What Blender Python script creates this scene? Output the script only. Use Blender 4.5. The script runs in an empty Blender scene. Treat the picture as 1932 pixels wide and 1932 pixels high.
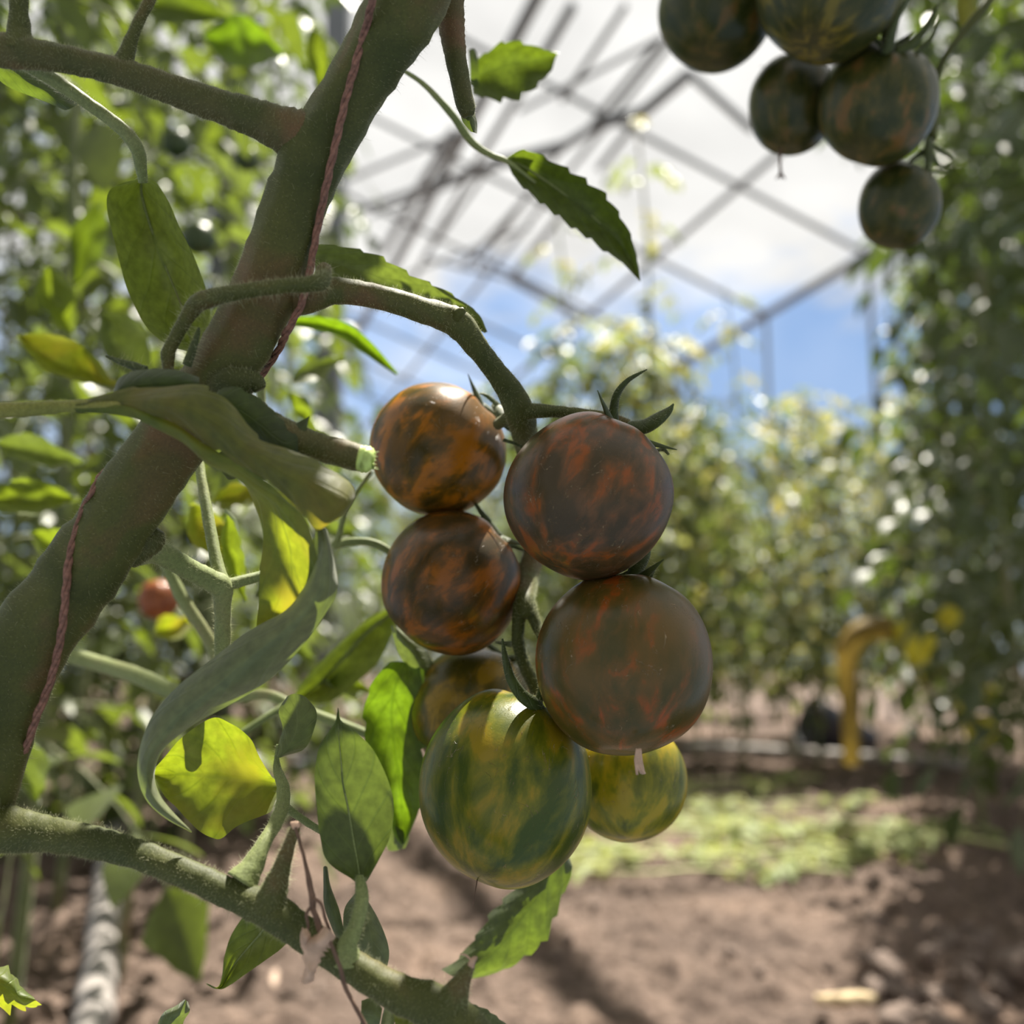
import bpy, math, random
from mathutils import Vector, Matrix, noise
import numpy as np

# ------------------------------------------------------------------ camera, world, sun, exposure
SC = bpy.context.scene
COL = SC.collection
CAM_H = 0.45
PITCH = math.radians(8.07)
cam_data = bpy.data.cameras.new('camera')
cam = bpy.data.objects.new('camera', cam_data)
COL.objects.link(cam)
cam.location = (0, 0, CAM_H)
cam.rotation_euler = (math.radians(90) + PITCH, 0, 0)
cam_data.sensor_width = 36.0
cam_data.lens = 36.0
cam_data.clip_start = 0.02
cam_data.clip_end = 300
cam_data.dof.use_dof = True
cam_data.dof.focus_distance = 0.283
cam_data.dof.aperture_fstop = 8.0
cam_data.dof.aperture_blades = 0
SC.camera = cam

SUN = Vector((0.17, 0.39, 0.905)).normalized()       # towards the sun
sd = bpy.data.lights.new('sun', 'SUN')
sd.energy = 16.0
sd.angle = math.radians(0.6)
sd.color = (1.0, 0.95, 0.86)
so = bpy.data.objects.new('sun', sd)
COL.objects.link(so)
so.rotation_euler = SUN.to_track_quat('Z', 'Y').to_euler()

world = bpy.data.worlds.new('sky')
SC.world = world
world.use_nodes = True
wt = world.node_tree
wt.nodes.clear()


def N(t, typ, **kw):
    n = t.nodes.new(typ)
    for k, v in kw.items():
        if k.startswith('i_'):
            key = k[2:]
            key = int(key) if key.isdigit() else key.replace('_', ' ')
            n.inputs[key].default_value = v
        else:
            setattr(n, k, v)
    return n


def L(t, a, ao, b, bi):
    t.links.new(a.outputs[ao], b.inputs[bi])


def ramp(t, stops, interp='LINEAR'):
    n = t.nodes.new('ShaderNodeValToRGB')
    n.color_ramp.interpolation = interp
    e = n.color_ramp.elements
    e[0].position, e[0].color = stops[0][0], (*stops[0][1], 1)
    e[1].position, e[1].color = stops[-1][0], (*stops[-1][1], 1)
    for p, c in stops[1:-1]:
        x = e.new(p)
        x.color = (*c, 1)
    return n


tc = N(wt, 'ShaderNodeTexCoord')
sep = N(wt, 'ShaderNodeSeparateXYZ')
L(wt, tc, 'Generated', sep, 0)
skyr = ramp(wt, [(0.0, (0.42, 0.52, 0.62)), (0.05, (0.50, 0.62, 0.76)), (0.2, (0.33, 0.53, 0.90)), (0.5, (0.22, 0.42, 0.85)), (1.0, (0.15, 0.32, 0.7))])
L(wt, sep, 'Z', skyr, 0)
mp = N(wt, 'ShaderNodeMapping')
mp.inputs['Scale'].default_value = (1.6, 1.6, 3.6)
mp.inputs['Location'].default_value = (0.3, 0.1, 0.35)
L(wt, tc, 'Generated', mp, 0)
cn = N(wt, 'ShaderNodeTexNoise', i_Scale=2.2, i_Detail=7.0, i_Roughness=0.58, i_Distortion=0.3)
L(wt, mp, 0, cn, 'Vector')
ma = N(wt, 'ShaderNodeMath', operation='MULTIPLY_ADD')   # more cloud higher up
ma.inputs[1].default_value = 1.35
ma.inputs[2].default_value = -0.34
L(wt, sep, 'Z', ma, 0)
mb_ = N(wt, 'ShaderNodeMath', operation='MINIMUM')
mb_.inputs[1].default_value = 0.42
L(wt, ma, 0, mb_, 0)
ad = N(wt, 'ShaderNodeMath', operation='ADD')
L(wt, cn, 0, ad, 0)
L(wt, mb_, 0, ad, 1)
bk = N(wt, 'ShaderNodeMath', operation='MULTIPLY_ADD')   # cloud thickened away from the blue gap, added to neutralise ambient light
bk.inputs[1].default_value = -0.9
bk.inputs[2].default_value = 0.45
L(wt, sep, 'Y', bk, 0)
bk2 = N(wt, 'ShaderNodeMath', operation='MAXIMUM')
bk2.inputs[1].default_value = 0.0
L(wt, bk, 0, bk2, 0)
ad2 = N(wt, 'ShaderNodeMath', operation='ADD')
L(wt, ad, 0, ad2, 0)
L(wt, bk2, 0, ad2, 1)
ad = ad2
cr = ramp(wt, [(0.50, (0, 0, 0)), (0.66, (1, 1, 1))])
L(wt, ad, 0, cr, 0)
mx = N(wt, 'ShaderNodeMixRGB')
mx.inputs[2].default_value = (0.80, 0.80, 0.80, 1)
L(wt, cr, 0, mx, 0)
L(wt, skyr, 0, mx, 1)
bg = N(wt, 'ShaderNodeBackground', i_Strength=1.0)
L(wt, mx, 0, bg, 0)
wo = N(wt, 'ShaderNodeOutputWorld')
L(wt, bg, 0, wo, 0)

SC.view_settings.view_transform = 'Standard'
SC.view_settings.look = 'None'
SC.view_settings.gamma = 1.0
SC.view_settings.use_curve_mapping = False
SC.view_settings.exposure = -0.05
SC.cycles.max_bounces = 7
SC.cycles.diffuse_bounces = 3
SC.cycles.glossy_bounces = 3
SC.cycles.transmission_bounces = 5
SC.cycles.transparent_max_bounces = 8
SC.cycles.caustics_reflective = False
SC.cycles.caustics_refractive = False
SC.cycles.use_denoising = True
SC.cycles.sample_clamp_indirect = 6.0

# ------------------------------------------------------------------ geometry helpers
CP, SP = math.cos(PITCH), math.sin(PITCH)
RT = Vector((1, 0, 0))
FW = Vector((0, CP, SP))
UP = Vector((0, -SP, CP))
CAMP = Vector((0, 0, CAM_H))


def P(x, y, d):
    """A point of the place, read off the photograph, at distance d."""
    return CAMP + FW * d + RT * ((x - 966) / 1932 * d) + UP * ((966 - y) / 1932 * d)


def G(x, y, z=0.0):
    r = FW + RT * ((x - 966) / 1932) + UP * ((966 - y) / 1932)
    return CAMP + r * ((CAM_H - z) / -r.z)


def proj(p):
    q = p - CAMP
    d = q.dot(FW)
    if d < 1e-4:
        return None
    return (966 + q.dot(RT) / d * 1932, 966 - q.dot(UP) / d * 1932, d)


def rng_(seed):
    return random.Random(seed)


def catmull(pts, n):
    """pts: list of tuples (any length); n points along the curve."""
    a = np.array([list(p) for p in pts], dtype=float)
    if len(a) == 1:
        return np.repeat(a, n, 0)
    if len(a) == 2:
        t = np.linspace(0, 1, n)[:, None]
        return a[0] * (1 - t) + a[1] * t
    ext = np.vstack([2 * a[0] - a[1], a, 2 * a[-1] - a[-2]])
    segl = np.linalg.norm(a[1:, :3] - a[:-1, :3], axis=1) + 1e-9
    cum = np.concatenate([[0], np.cumsum(segl)])
    out = []
    for s in np.linspace(0, cum[-1], n):
        k = min(int(np.searchsorted(cum, s, side='right')) - 1, len(a) - 2)
        t = (s - cum[k]) / segl[k]
        p0, p1, p2, p3 = ext[k:k + 4]
        out.append(0.5 * (2 * p1 + (p2 - p0) * t + (2 * p0 - 5 * p1 + 4 * p2 - p3) * t * t + (3 * p1 - p0 - 3 * p2 + p3) * t ** 3))
    return np.array(out)


class MB:
    """Collects vertices, faces and uvs into one mesh."""

    def __init__(self):
        self.v, self.f, self.uv = [], [], []

    def add(self, v, f, uv=None):
        b = len(self.v)
        self.v += [tuple(x) for x in v]
        self.f += [tuple(b + i for i in q) for q in f]
        self.uv += (uv if uv is not None else [(0.0, 0.5)] * len(v))

    def tube(self, pts, sides=16, n=None, cap=True, ridge=0.0, rough=0.0, flat=1.0, twist=0.0):
        """pts: (Vector, radius) list; a smooth tapering tube. Returns sample data for hairs."""
        arr = catmull([(p.x, p.y, p.z, r) for p, r in pts], n or max(6, 5 * len(pts)))
        C = arr[:, :3]
        R = np.maximum(arr[:, 3], 1e-5)
        T = np.gradient(C, axis=0)
        T /= np.linalg.norm(T, axis=1)[:, None] + 1e-12
        u = np.cross(T[0], [0.3, -1.0, 0.2])
        u /= np.linalg.norm(u)
        V, UVs, NR = [], [], []
        for i in range(len(C)):
            u = u - T[i] * np.dot(u, T[i])
            u /= np.linalg.norm(u) + 1e-12
            w = np.cross(T[i], u)
            for k in range(sides):
                a = 2 * math.pi * k / sides + twist * i
                rr = R[i] * (1 + ridge * math.cos(5 * a + i * 0.03))
                if rough:
                    q = Vector(C[i]) * (1.1 / max(R[i], 0.003)) + Vector((math.cos(a), math.sin(a), 0))
                    rr *= 1 + rough * noise.noise(q)
                d = u * math.cos(a) + w * math.sin(a) * flat
                V.append(C[i] + d * rr)
                NR.append(d)
                UVs.append((k / sides, i / len(C)))
        F = []
        m = len(C)
        for i in range(m - 1):
            for k in range(sides):
                k2 = (k + 1) % sides
                F.append((i * sides + k, i * sides + k2, (i + 1) * sides + k2, (i + 1) * sides + k))
        if cap:
            F.append(tuple(range(sides - 1, -1, -1)))
            F.append(tuple((m - 1) * sides + k for k in range(sides)))
        self.add(V, F, UVs)
        return np.array(V), np.array(NR), np.repeat(T, sides, 0)

    def sheet(self, rows, n=36, m=14, tooth=0.0, teeth=9, bump=0.0, seed=0, rib=0.0, tip=True, quilt=0.0):
        """rows: (left, middle, right) points along a blade; a smooth leaf surface through them."""
        Lc = catmull([tuple(r[0]) for r in rows], n)
        Mc = catmull([tuple(r[1]) for r in rows], n)
        Rc = catmull([tuple(r[2]) for r in rows], n)
        V, UVs, F = [], [], []
        for i in range(n):
            t = i / (n - 1)
            a, b = (Rc[i] - Lc[i]) / 2, (Rc[i] + Lc[i]) / 2 - Mc[i]
            tan = Mc[min(i + 1, n - 1)] - Mc[max(i - 1, 0)]
            nr = np.cross(tan, a)
            nr /= np.linalg.norm(nr) + 1e-12
            env = math.sin(math.pi * min(1, max(0, t)))
            for j in range(m + 1):
                s = -1 + 2 * j / m
                ss = s
                if tooth and abs(s) > 0.55:
                    ph = (t * teeth + (0.35 if s > 0 else 0)) % 1.0
                    ss = s * (1 + tooth * (abs(s) - 0.55) / 0.45 * (ph - 0.45) * env)
                p = Mc[i] + a * ss + b * ss * ss
                if bump or quilt:
                    q = Vector(p) * 90 + Vector((seed * 3.1, 0, 0))
                    dn = bump * noise.noise(q) * 1.6
                    dn += quilt * (abs(math.sin(math.pi * (t * 7 - abs(s) * 1.6))) - 0.5) * (1 - s * s * 0.5) * env * min(1, abs(s) * 3)
                    p = p + nr * dn
                V.append(p)
                UVs.append((s * 0.5 + 0.5, t))
        for i in range(n - 1):
            for j in range(m):
                F.append((i * (m + 1) + j, i * (m + 1) + j + 1, (i + 1) * (m + 1) + j + 1, (i + 1) * (m + 1) + j))
        self.add(V, F, UVs)
        if rib:
            self.ribs = getattr(self, 'ribs', []) + [[(Vector(Mc[i]), rib * (1 - 0.8 * i / n)) for i in range(0, n, 3)]]

    def box(self, c, ax, ay, az):
        """A box: centre and three half-axis vectors."""
        V = [c + ax * i + ay * j + az * k for i in (-1, 1) for j in (-1, 1) for k in (-1, 1)]
        self.add(V, [(0, 1, 3, 2), (4, 6, 7, 5), (0, 4, 5, 1), (2, 3, 7, 6), (0, 2, 6, 4), (1, 5, 7, 3)])

    def bar(self, a, b, w, h):
        d = b - a
        z = Vector((0, 0, 1)) if abs(d.normalized().z) < 0.9 else Vector((1, 0, 0))
        s = d.cross(z).normalized()
        t = s.cross(d).normalized()
        self.box((a + b) / 2, d / 2, s * w / 2, t * h / 2)

    def build(self, name, m, parent=None, smooth=True, origin=None):
        me = bpy.data.meshes.new(name)
        V = self.v
        if origin is not None:
            V = [(x - origin.x, y - origin.y, z - origin.z) for x, y, z in V]
        me.from_pydata([tuple(map(float, v)) for v in V], [], self.f)
        lay = me.uv_layers.new(name='UVMap')
        idx = np.empty(len(me.loops), dtype=np.int32)
        me.loops.foreach_get('vertex_index', idx)
        uv = np.array(self.uv, dtype=np.float32)[idx]
        lay.data.foreach_set('uv', uv.ravel())
        if smooth:
            me.polygons.foreach_set('use_smooth', [True] * len(me.polygons))
        me.materials.append(m)
        me.update()
        o = bpy.data.objects.new(name, me)
        COL.objects.link(o)
        if parent is not None:
            o.parent = parent
            o.matrix_parent_inverse = Matrix.Identity(4)
            if origin is None:      # vertices are in world space: bring them under the parent
                o.location = -parent.location
        if origin is not None and parent is None:
            o.location = origin
        return o


def tag(o, label, cat, group=None):
    o['label'] = label
    o['category'] = cat
    if group:
        o['group'] = group
    return o


def empty(name, loc, label, cat, group=None):
    o = bpy.data.objects.new(name, None)
    o.location = loc
    o.empty_display_size = 0.02
    COL.objects.link(o)
    return tag(o, label, cat, group)


def copy_tree(o, parent=None):
    c = o.copy()
    COL.objects.link(c)
    if parent is not None:
        c.parent = parent
    for ch in [x for x in o.children]:
        copy_tree(ch, c)
    return c


def structure(o):
    o['kind'] = 'structure'
    return o


# ------------------------------------------------------------------ materials
def newmat(name):
    m = bpy.data.materials.new(name)
    m.use_nodes = True
    t = m.node_tree
    t.nodes.clear()
    out = t.nodes.new('ShaderNodeOutputMaterial')
    return m, t, out


def leaf_material(name, top, under, glow, trans=0.5, rough=0.45, vein=1.0, yellow=None, ns=60.0, spec=0.5):
    m, t, out = newmat(name)
    uv = N(t, 'ShaderNodeUVMap')
    sx = N(t, 'ShaderNodeSeparateXYZ')
    L(t, uv, 0, sx, 0)
    su = N(t, 'ShaderNodeMath', operation='SUBTRACT', i_1=0.5)
    L(t, sx, 0, su, 0)
    ab = N(t, 'ShaderNodeMath', operation='ABSOLUTE')
    L(t, su, 0, ab, 0)
    # side veins: v*6 - |u|*3.4, plus noise
    m1 = N(t, 'ShaderNodeMath', operation='MULTIPLY', i_1=5.0)
    L(t, sx, 1, m1, 0)
    m2 = N(t, 'ShaderNodeMath', operation='MULTIPLY', i_1=3.2)
    L(t, ab, 0, m2, 0)
    m3 = N(t, 'ShaderNodeMath', operation='SUBTRACT')
    L(t, m1, 0, m3, 0)
    L(t, m2, 0, m3, 1)
    g = N(t, 'ShaderNodeNewGeometry')
    nz = N(t, 'ShaderNodeTexNoise', i_Scale=ns, i_Detail=3.0)
    L(t, g, 'Position', nz, 'Vector')
    m4 = N(t, 'ShaderNodeMath', operation='MULTIPLY_ADD', i_1=0.25)
    L(t, nz, 0, m4, 0)
    L(t, m3, 0, m4, 2)
    pp = N(t, 'ShaderNodeMath', operation='PINGPONG', i_1=0.5)
    L(t, m4, 0, pp, 0)
    vr = ramp(t, [(0.0, (1, 1, 1)), (0.035, (0.5, 0.5, 0.5)), (0.09, (0, 0, 0))])
    L(t, pp, 0, vr, 0)
    mr = ramp(t, [(0.0, (1, 1, 1)), (0.015, (0.8, 0.8, 0.8)), (0.03, (0, 0, 0))])
    L(t, ab, 0, mr, 0)
    vm = N(t, 'ShaderNodeMath', operation='MAXIMUM')
    L(t, vr, 0, vm, 0)
    L(t, mr, 0, vm, 1)
    vs = N(t, 'ShaderNodeMath', operation='MULTIPLY', i_1=0.55 * vein)
    L(t, vm, 0, vs, 0)
    # fine mottling
    n2 = N(t, 'ShaderNodeTexNoise', i_Scale=ns * 6, i_Detail=4.0)
    L(t, g, 'Position', n2, 'Vector')
    mot = ramp(t, [(0.3, (0.75, 0.75, 0.75)), (0.7, (1.2, 1.2, 1.2))])
    L(t, n2, 0, mot, 0)
    colr = N(t, 'ShaderNodeMixRGB', i_Color1=(*top, 1), i_Color2=(*under, 1))
    L(t, g, 'Backfacing', colr, 0)
    big = ramp(t, [(0.35, (0.8, 0.85, 0.8)), (0.65, (1.15, 1.1, 1.0))])
    L(t, nz, 0, big, 0)
    c1 = N(t, 'ShaderNodeMixRGB', blend_type='MULTIPLY', i_Fac=1.0)
    L(t, colr, 0, c1, 1)
    L(t, mot, 0, c1, 2)
    c2 = N(t, 'ShaderNodeMixRGB', blend_type='MULTIPLY', i_Fac=1.0)
    L(t, c1, 0, c2, 1)
    L(t, big, 0, c2, 2)
    c3 = N(t, 'ShaderNodeMixRGB', i_Color2=(top[0] * 1.7 + .02, top[1] * 1.6 + .03, top[2] * 1.6 + .01, 1))
    L(t, vs, 0, c3, 0)
    L(t, c2, 0, c3, 1)
    pr = N(t, 'ShaderNodeBsdfPrincipled', i_Roughness=rough)
    pr.inputs['Specular IOR Level'].default_value = spec
    pr.inputs['Sheen Weight'].default_value = 0.25
    pr.inputs['Sheen Roughness'].default_value = 0.4
    L(t, c3, 0, pr, 'Base Color')
    bp = N(t, 'ShaderNodeBump', i_Strength=0.35, i_Distance=0.0006)
    sb = N(t, 'ShaderNodeMath', operation='SUBTRACT')
    L(t, n2, 0, sb, 0)
    L(t, vm, 0, sb, 1)
    L(t, sb, 0, bp, 'Height')
    L(t, bp, 0, pr, 'Normal')
    tr = N(t, 'ShaderNodeBsdfTranslucent')
    gl = N(t, 'ShaderNodeMixRGB', i_Color1=(*glow, 1), i_Color2=(glow[0] * .45, glow[1] * .5, glow[2] * .3, 1))
    L(t, vs, 0, gl, 0)
    g2 = N(t, 'ShaderNodeMixRGB', blend_type='MULTIPLY', i_Fac=1.0)
    L(t, gl, 0, g2, 1)
    L(t, mot, 0, g2, 2)
    src = g2
    if yellow:
        yr = ramp(t, [(0.45, (0, 0, 0)), (0.62, (1, 1, 1))])
        L(t, nz, 0, yr, 0)
        g3 = N(t, 'ShaderNodeMixRGB', i_Color2=(*yellow, 1))
        L(t, yr, 0, g3, 0)
        L(t, g2, 0, g3, 1)
        src = g3
    L(t, src, 0, tr, 0)
    mix = N(t, 'ShaderNodeMixShader', i_Fac=trans)
    L(t, pr, 0, mix, 1)
    L(t, tr, 0, mix, 2)
    L(t, mix, 0, out, 0)
    return m


def stem_material(name, c1, c2, c3, sheen=0.6, scale=40.0, rough=0.6):
    m, t, out = newmat(name)
    g = N(t, 'ShaderNodeNewGeometry')
    n1 = N(t, 'ShaderNodeTexNoise', i_Scale=scale, i_Detail=3.0, i_Distortion=0.5)
    L(t, g, 'Position', n1, 'Vector')
    r = ramp(t, [(0.35, c1), (0.55, c2), (0.72, c3)])
    L(t, n1, 0, r, 0)
    n2 = N(t, 'ShaderNodeTexNoise', i_Scale=scale * 40, i_Detail=2.0)
    L(t, g, 'Position', n2, 'Vector')
    mr = ramp(t, [(0.3, (0.82, 0.82, 0.82)), (0.7, (1.18, 1.18, 1.18))])
    L(t, n2, 0, mr, 0)
    mu = N(t, 'ShaderNodeMixRGB', blend_type='MULTIPLY', i_Fac=1.0)
    L(t, r, 0, mu, 1)
    L(t, mr, 0, mu, 2)
    pr = N(t, 'ShaderNodeBsdfPrincipled', i_Roughness=rough)
    pr.inputs['Specular IOR Level'].default_value = 0.3
    pr.inputs['Sheen Weight'].default_value = sheen
    pr.inputs['Sheen Roughness'].default_value = 0.35
    pr.inputs['Sheen Tint'].default_value = (0.9, 0.95, 0.7, 1)
    L(t, mu, 0, pr, 'Base Color')
    bp = N(t, 'ShaderNodeBump', i_Strength=0.3, i_Distance=0.0003)
    L(t, n2, 0, bp, 'Height')
    L(t, bp, 0, pr, 'Normal')
    L(t, pr, 0, out, 0)
    return m


def plain(name, c, rough=0.6, var=0.15, scale=30.0, metal=0.0, bump=0.0, trans=0.0, glow=None):
    m, t, out = newmat(name)
    g = N(t, 'ShaderNodeNewGeometry')
    n1 = N(t, 'ShaderNodeTexNoise', i_Scale=scale, i_Detail=4.0)
    L(t, g, 'Position', n1, 'Vector')
    r = ramp(t, [(0.3, tuple(x * (1 - var) for x in c)), (0.7, tuple(min(1, x * (1 + var)) for x in c))])
    L(t, n1, 0, r, 0)
    pr = N(t, 'ShaderNodeBsdfPrincipled', i_Roughness=rough, i_Metallic=metal)
    L(t, r, 0, pr, 'Base Color')
    if bump:
        bp = N(t, 'ShaderNodeBump', i_Strength=0.6, i_Distance=bump)
        L(t, n1, 0, bp, 'Height')
        L(t, bp, 0, pr, 'Normal')
    if trans:
        tr = N(t, 'ShaderNodeBsdfTranslucent', i_Color=(*(glow or c), 1))
        mix = N(t, 'ShaderNodeMixShader', i_Fac=trans)
        L(t, pr, 0, mix, 1)
        L(t, tr, 0, mix, 2)
        L(t, mix, 0, out, 0)
    else:
        L(t, pr, 0, out, 0)
    return m


def tomato_material(name, dark, mid, light, seed, amount=0.5, flush=None, scars=0.5, rough=0.28, size=3.1):
    """Marbled skin: streaks running from stem end to blossom end (attribute 'streak')."""
    m, t, out = newmat(name)
    at = N(t, 'ShaderNodeAttribute', attribute_name='streak')
    mp = N(t, 'ShaderNodeMapping')
    mp.inputs['Location'].default_value = (seed * 7.3, seed * 3.1, seed * 1.7)
    L(t, at, 'Vector', mp, 0)
    n1 = N(t, 'ShaderNodeTexNoise', i_Scale=size, i_Detail=5.0, i_Roughness=0.58, i_Distortion=0.35)
    L(t, mp, 0, n1, 'Vector')
    r = ramp(t, [(amount - 0.09, dark), (amount - 0.02, tuple((a + b) / 2 for a, b in zip(dark, mid))), (amount + 0.035, mid), (amount + 0.12, light)])
    L(t, n1, 0, r, 0)
    src = r
    tc = N(t, 'ShaderNodeTexCoord')
    n3 = N(t, 'ShaderNodeTexNoise', i_Scale=45.0, i_Detail=3.0)
    L(t, tc, 'Object', n3, 'Vector')
    if flush:
        fr = ramp(t, [(0.42, (0, 0, 0)), (0.62, (0.8, 0.8, 0.8))])
        L(t, n3, 0, fr, 0)
        fm = N(t, 'ShaderNodeMixRGB', i_Color2=(*flush, 1))
        L(t, fr, 0, fm, 0)
        L(t, src, 0, fm, 1)
        src = fm
    # pale pin-point flecks
    n2 = N(t, 'ShaderNodeTexVoronoi', i_Scale=1100.0)
    L(t, tc, 'Object', n2, 'Vector')
    sp = ramp(t, [(0.0, (0.22, 0.22, 0.22)), (0.16, (0, 0, 0))])
    L(t, n2, 0, sp, 0)
    mm = N(t, 'ShaderNodeMixRGB', i_Color2=(*(min(1, x * 2 + .07) for x in mid), 1))
    L(t, sp, 0, mm, 0)
    L(t, src, 0, mm, 1)
    # dry hairline scars
    n4 = N(t, 'ShaderNodeTexNoise', i_Scale=2.2, i_Detail=3.0, i_Distortion=1.5)
    mp2 = N(t, 'ShaderNodeMapping')
    mp2.inputs['Location'].default_value = (seed * 1.3, 9, seed)
    mp2.inputs['Scale'].default_value = (2.2, 2.2, 2.2)
    L(t, at, 'Vector', mp2, 0)
    L(t, mp2, 0, n4, 'Vector')
    s1 = N(t, 'ShaderNodeMath', operation='SUBTRACT', i_1=0.5)
    L(t, n4, 0, s1, 0)
    s2 = N(t, 'ShaderNodeMath', operation='ABSOLUTE')
    L(t, s1, 0, s2, 0)
    s3 = ramp(t, [(0.0, (1, 1, 1)), (0.007, (0, 0, 0))])
    L(t, s2, 0, s3, 0)
    n5 = N(t, 'ShaderNodeTexNoise', i_Scale=170.0, i_Detail=2.0)
    L(t, tc, 'Object', n5, 'Vector')
    s4 = ramp(t, [(0.50, (0, 0, 0)), (0.58, (scars, scars, scars))])
    L(t, n5, 0, s4, 0)
    s5 = N(t, 'ShaderNodeMath', operation='MULTIPLY')
    L(t, s3, 0, s5, 0)
    L(t, s4, 0, s5, 1)
    m6 = N(t, 'ShaderNodeMixRGB', i_Color2=(0.42, 0.30, 0.17, 1))
    L(t, s5, 0, m6, 0)
    L(t, mm, 0, m6, 1)
    pr = N(t, 'ShaderNodeBsdfPrincipled')
    pr.inputs['Specular IOR Level'].default_value = 0.32
    pr.inputs['Coat Weight'].default_value = 0.06
    pr.inputs['Coat Roughness'].default_value = 0.2
    rr = ramp(t, [(0.3, (rough - .04,) * 3), (0.7, (rough + .14,) * 3)])
    L(t, n3, 0, rr, 0)
    L(t, rr, 0, pr, 'Roughness')
    L(t, m6, 0, pr, 'Base Color')
    bp = N(t, 'ShaderNodeBump', i_Strength=0.12, i_Distance=0.0003)
    nb = N(t, 'ShaderNodeTexNoise', i_Scale=1500.0, i_Detail=2.0)
    L(t, tc, 'Object', nb, 'Vector')
    L(t, nb, 0, bp, 'Height')
    bp2 = N(t, 'ShaderNodeBump', i_Strength=0.8, i_Distance=0.0004)
    L(t, s5, 0, bp2, 'Height')
    L(t, bp, 0, bp2, 'Normal')
    L(t, bp2, 0, pr, 'Normal')
    L(t, pr, 0, out, 0)
    return m


M_STEM = stem_material('hairy_green_stem', (0.040, 0.050, 0.009), (0.068, 0.074, 0.016), (0.12, 0.070, 0.028), 0.16, 38)
M_STEM_L = stem_material('pale_green_stem', (0.16, 0.20, 0.07), (0.22, 0.25, 0.10), (0.24, 0.20, 0.10), 0.2, 30)
M_STEM_BG = stem_material('vine_stem', (0.10, 0.13, 0.05), (0.16, 0.18, 0.08), (0.20, 0.15, 0.09), 0.2, 8)
M_PURP = stem_material('purple_green_stem', (0.052, 0.060, 0.014), (0.085, 0.075, 0.024), (0.13, 0.074, 0.032), 0.16, 45)
M_PET = stem_material('yellowish_petiole', (0.16, 0.17, 0.035), (0.21, 0.20, 0.045), (0.24, 0.18, 0.06), 0.2, 30)
M_HAIR = plain('stem_hair', (0.62, 0.62, 0.42), 0.5, 0.1, trans=0.45, glow=(0.8, 0.8, 0.55))
M_SEPAL = leaf_material('sepal', (0.060, 0.080, 0.020), (0.08, 0.10, 0.03), (0.16, 0.26, 0.03), 0.25, 0.55, 0.3)
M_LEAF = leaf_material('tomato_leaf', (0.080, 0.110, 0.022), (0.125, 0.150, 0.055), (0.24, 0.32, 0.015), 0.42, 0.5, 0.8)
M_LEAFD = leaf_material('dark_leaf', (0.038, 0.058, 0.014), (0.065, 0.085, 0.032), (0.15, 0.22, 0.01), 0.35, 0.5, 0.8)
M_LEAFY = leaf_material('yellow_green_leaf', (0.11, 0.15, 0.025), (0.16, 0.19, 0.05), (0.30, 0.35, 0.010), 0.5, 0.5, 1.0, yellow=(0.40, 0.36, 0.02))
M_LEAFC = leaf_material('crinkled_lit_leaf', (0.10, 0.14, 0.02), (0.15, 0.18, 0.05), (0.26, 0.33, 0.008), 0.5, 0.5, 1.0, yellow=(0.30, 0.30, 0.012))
M_LEAFA = leaf_material('backlit_olive_leaf', (0.12, 0.125, 0.020), (0.13, 0.14, 0.030), (0.26, 0.29, 0.012), 0.45, 0.5, 0.8, yellow=(0.36, 0.24, 0.02))  # base warmed to imitate light coming through the leaf from behind
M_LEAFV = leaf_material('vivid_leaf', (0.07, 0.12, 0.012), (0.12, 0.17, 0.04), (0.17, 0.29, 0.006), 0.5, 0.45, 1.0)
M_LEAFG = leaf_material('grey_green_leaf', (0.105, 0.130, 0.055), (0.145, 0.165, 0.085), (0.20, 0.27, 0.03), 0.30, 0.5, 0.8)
M_LEAFE = leaf_material('young_leaf_shade', (0.070, 0.098, 0.030), (0.088, 0.115, 0.040), (0.15, 0.21, 0.02), 0.35, 0.5, 1.2)  # leaf colour and glow darkened to stand in for shade
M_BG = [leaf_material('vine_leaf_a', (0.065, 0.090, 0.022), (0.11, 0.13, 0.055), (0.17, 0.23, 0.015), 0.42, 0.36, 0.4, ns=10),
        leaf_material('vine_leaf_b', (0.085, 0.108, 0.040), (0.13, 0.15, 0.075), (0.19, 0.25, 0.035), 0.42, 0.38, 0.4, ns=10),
        leaf_material('vine_leaf_pale_haze', (0.150, 0.180, 0.075), (0.20, 0.22, 0.12), (0.30, 0.36, 0.08), 0.45, 0.42, 0.4, yellow=(0.50, 0.42, 0.10), ns=7),  # pale leaves lightened further to imitate haze over the far beds
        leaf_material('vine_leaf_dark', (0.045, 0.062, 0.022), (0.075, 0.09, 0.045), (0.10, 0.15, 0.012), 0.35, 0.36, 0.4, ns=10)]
M_DRY = plain('dry_petal', (0.62, 0.43, 0.32), 0.8, 0.3, 300, bump=0.0004, trans=0.3, glow=(0.5, 0.3, 0.2))
M_DRYST = plain('dry_stalk', (0.13, 0.075, 0.05), 0.8, 0.3, 300, bump=0.0003)
M_CUT = plain('cut_pith', (0.45, 0.58, 0.16), 0.5, 0.3, 400, bump=0.0004)
M_TWINE = plain('red_brown_twine', (0.19, 0.09, 0.065), 0.75, 0.45, 900, bump=0.0003)
M_METAL = plain('grey_steel', (0.17, 0.18, 0.19), 0.55, 0.15, 3, metal=0.2)
M_POST = plain('grey_post_paint', (0.13, 0.14, 0.15), 0.6, 0.2, 4)
M_YELL = plain('yellow_withered_leaf', (0.60, 0.52, 0.03), 0.6, 0.2, 40, trans=0.4, glow=(0.6, 0.52, 0.03))
M_YBR = plain('ochre_withered_leaf', (0.26, 0.17, 0.03), 0.7, 0.5, 14, trans=0.25, glow=(0.26, 0.18, 0.03))
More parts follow.
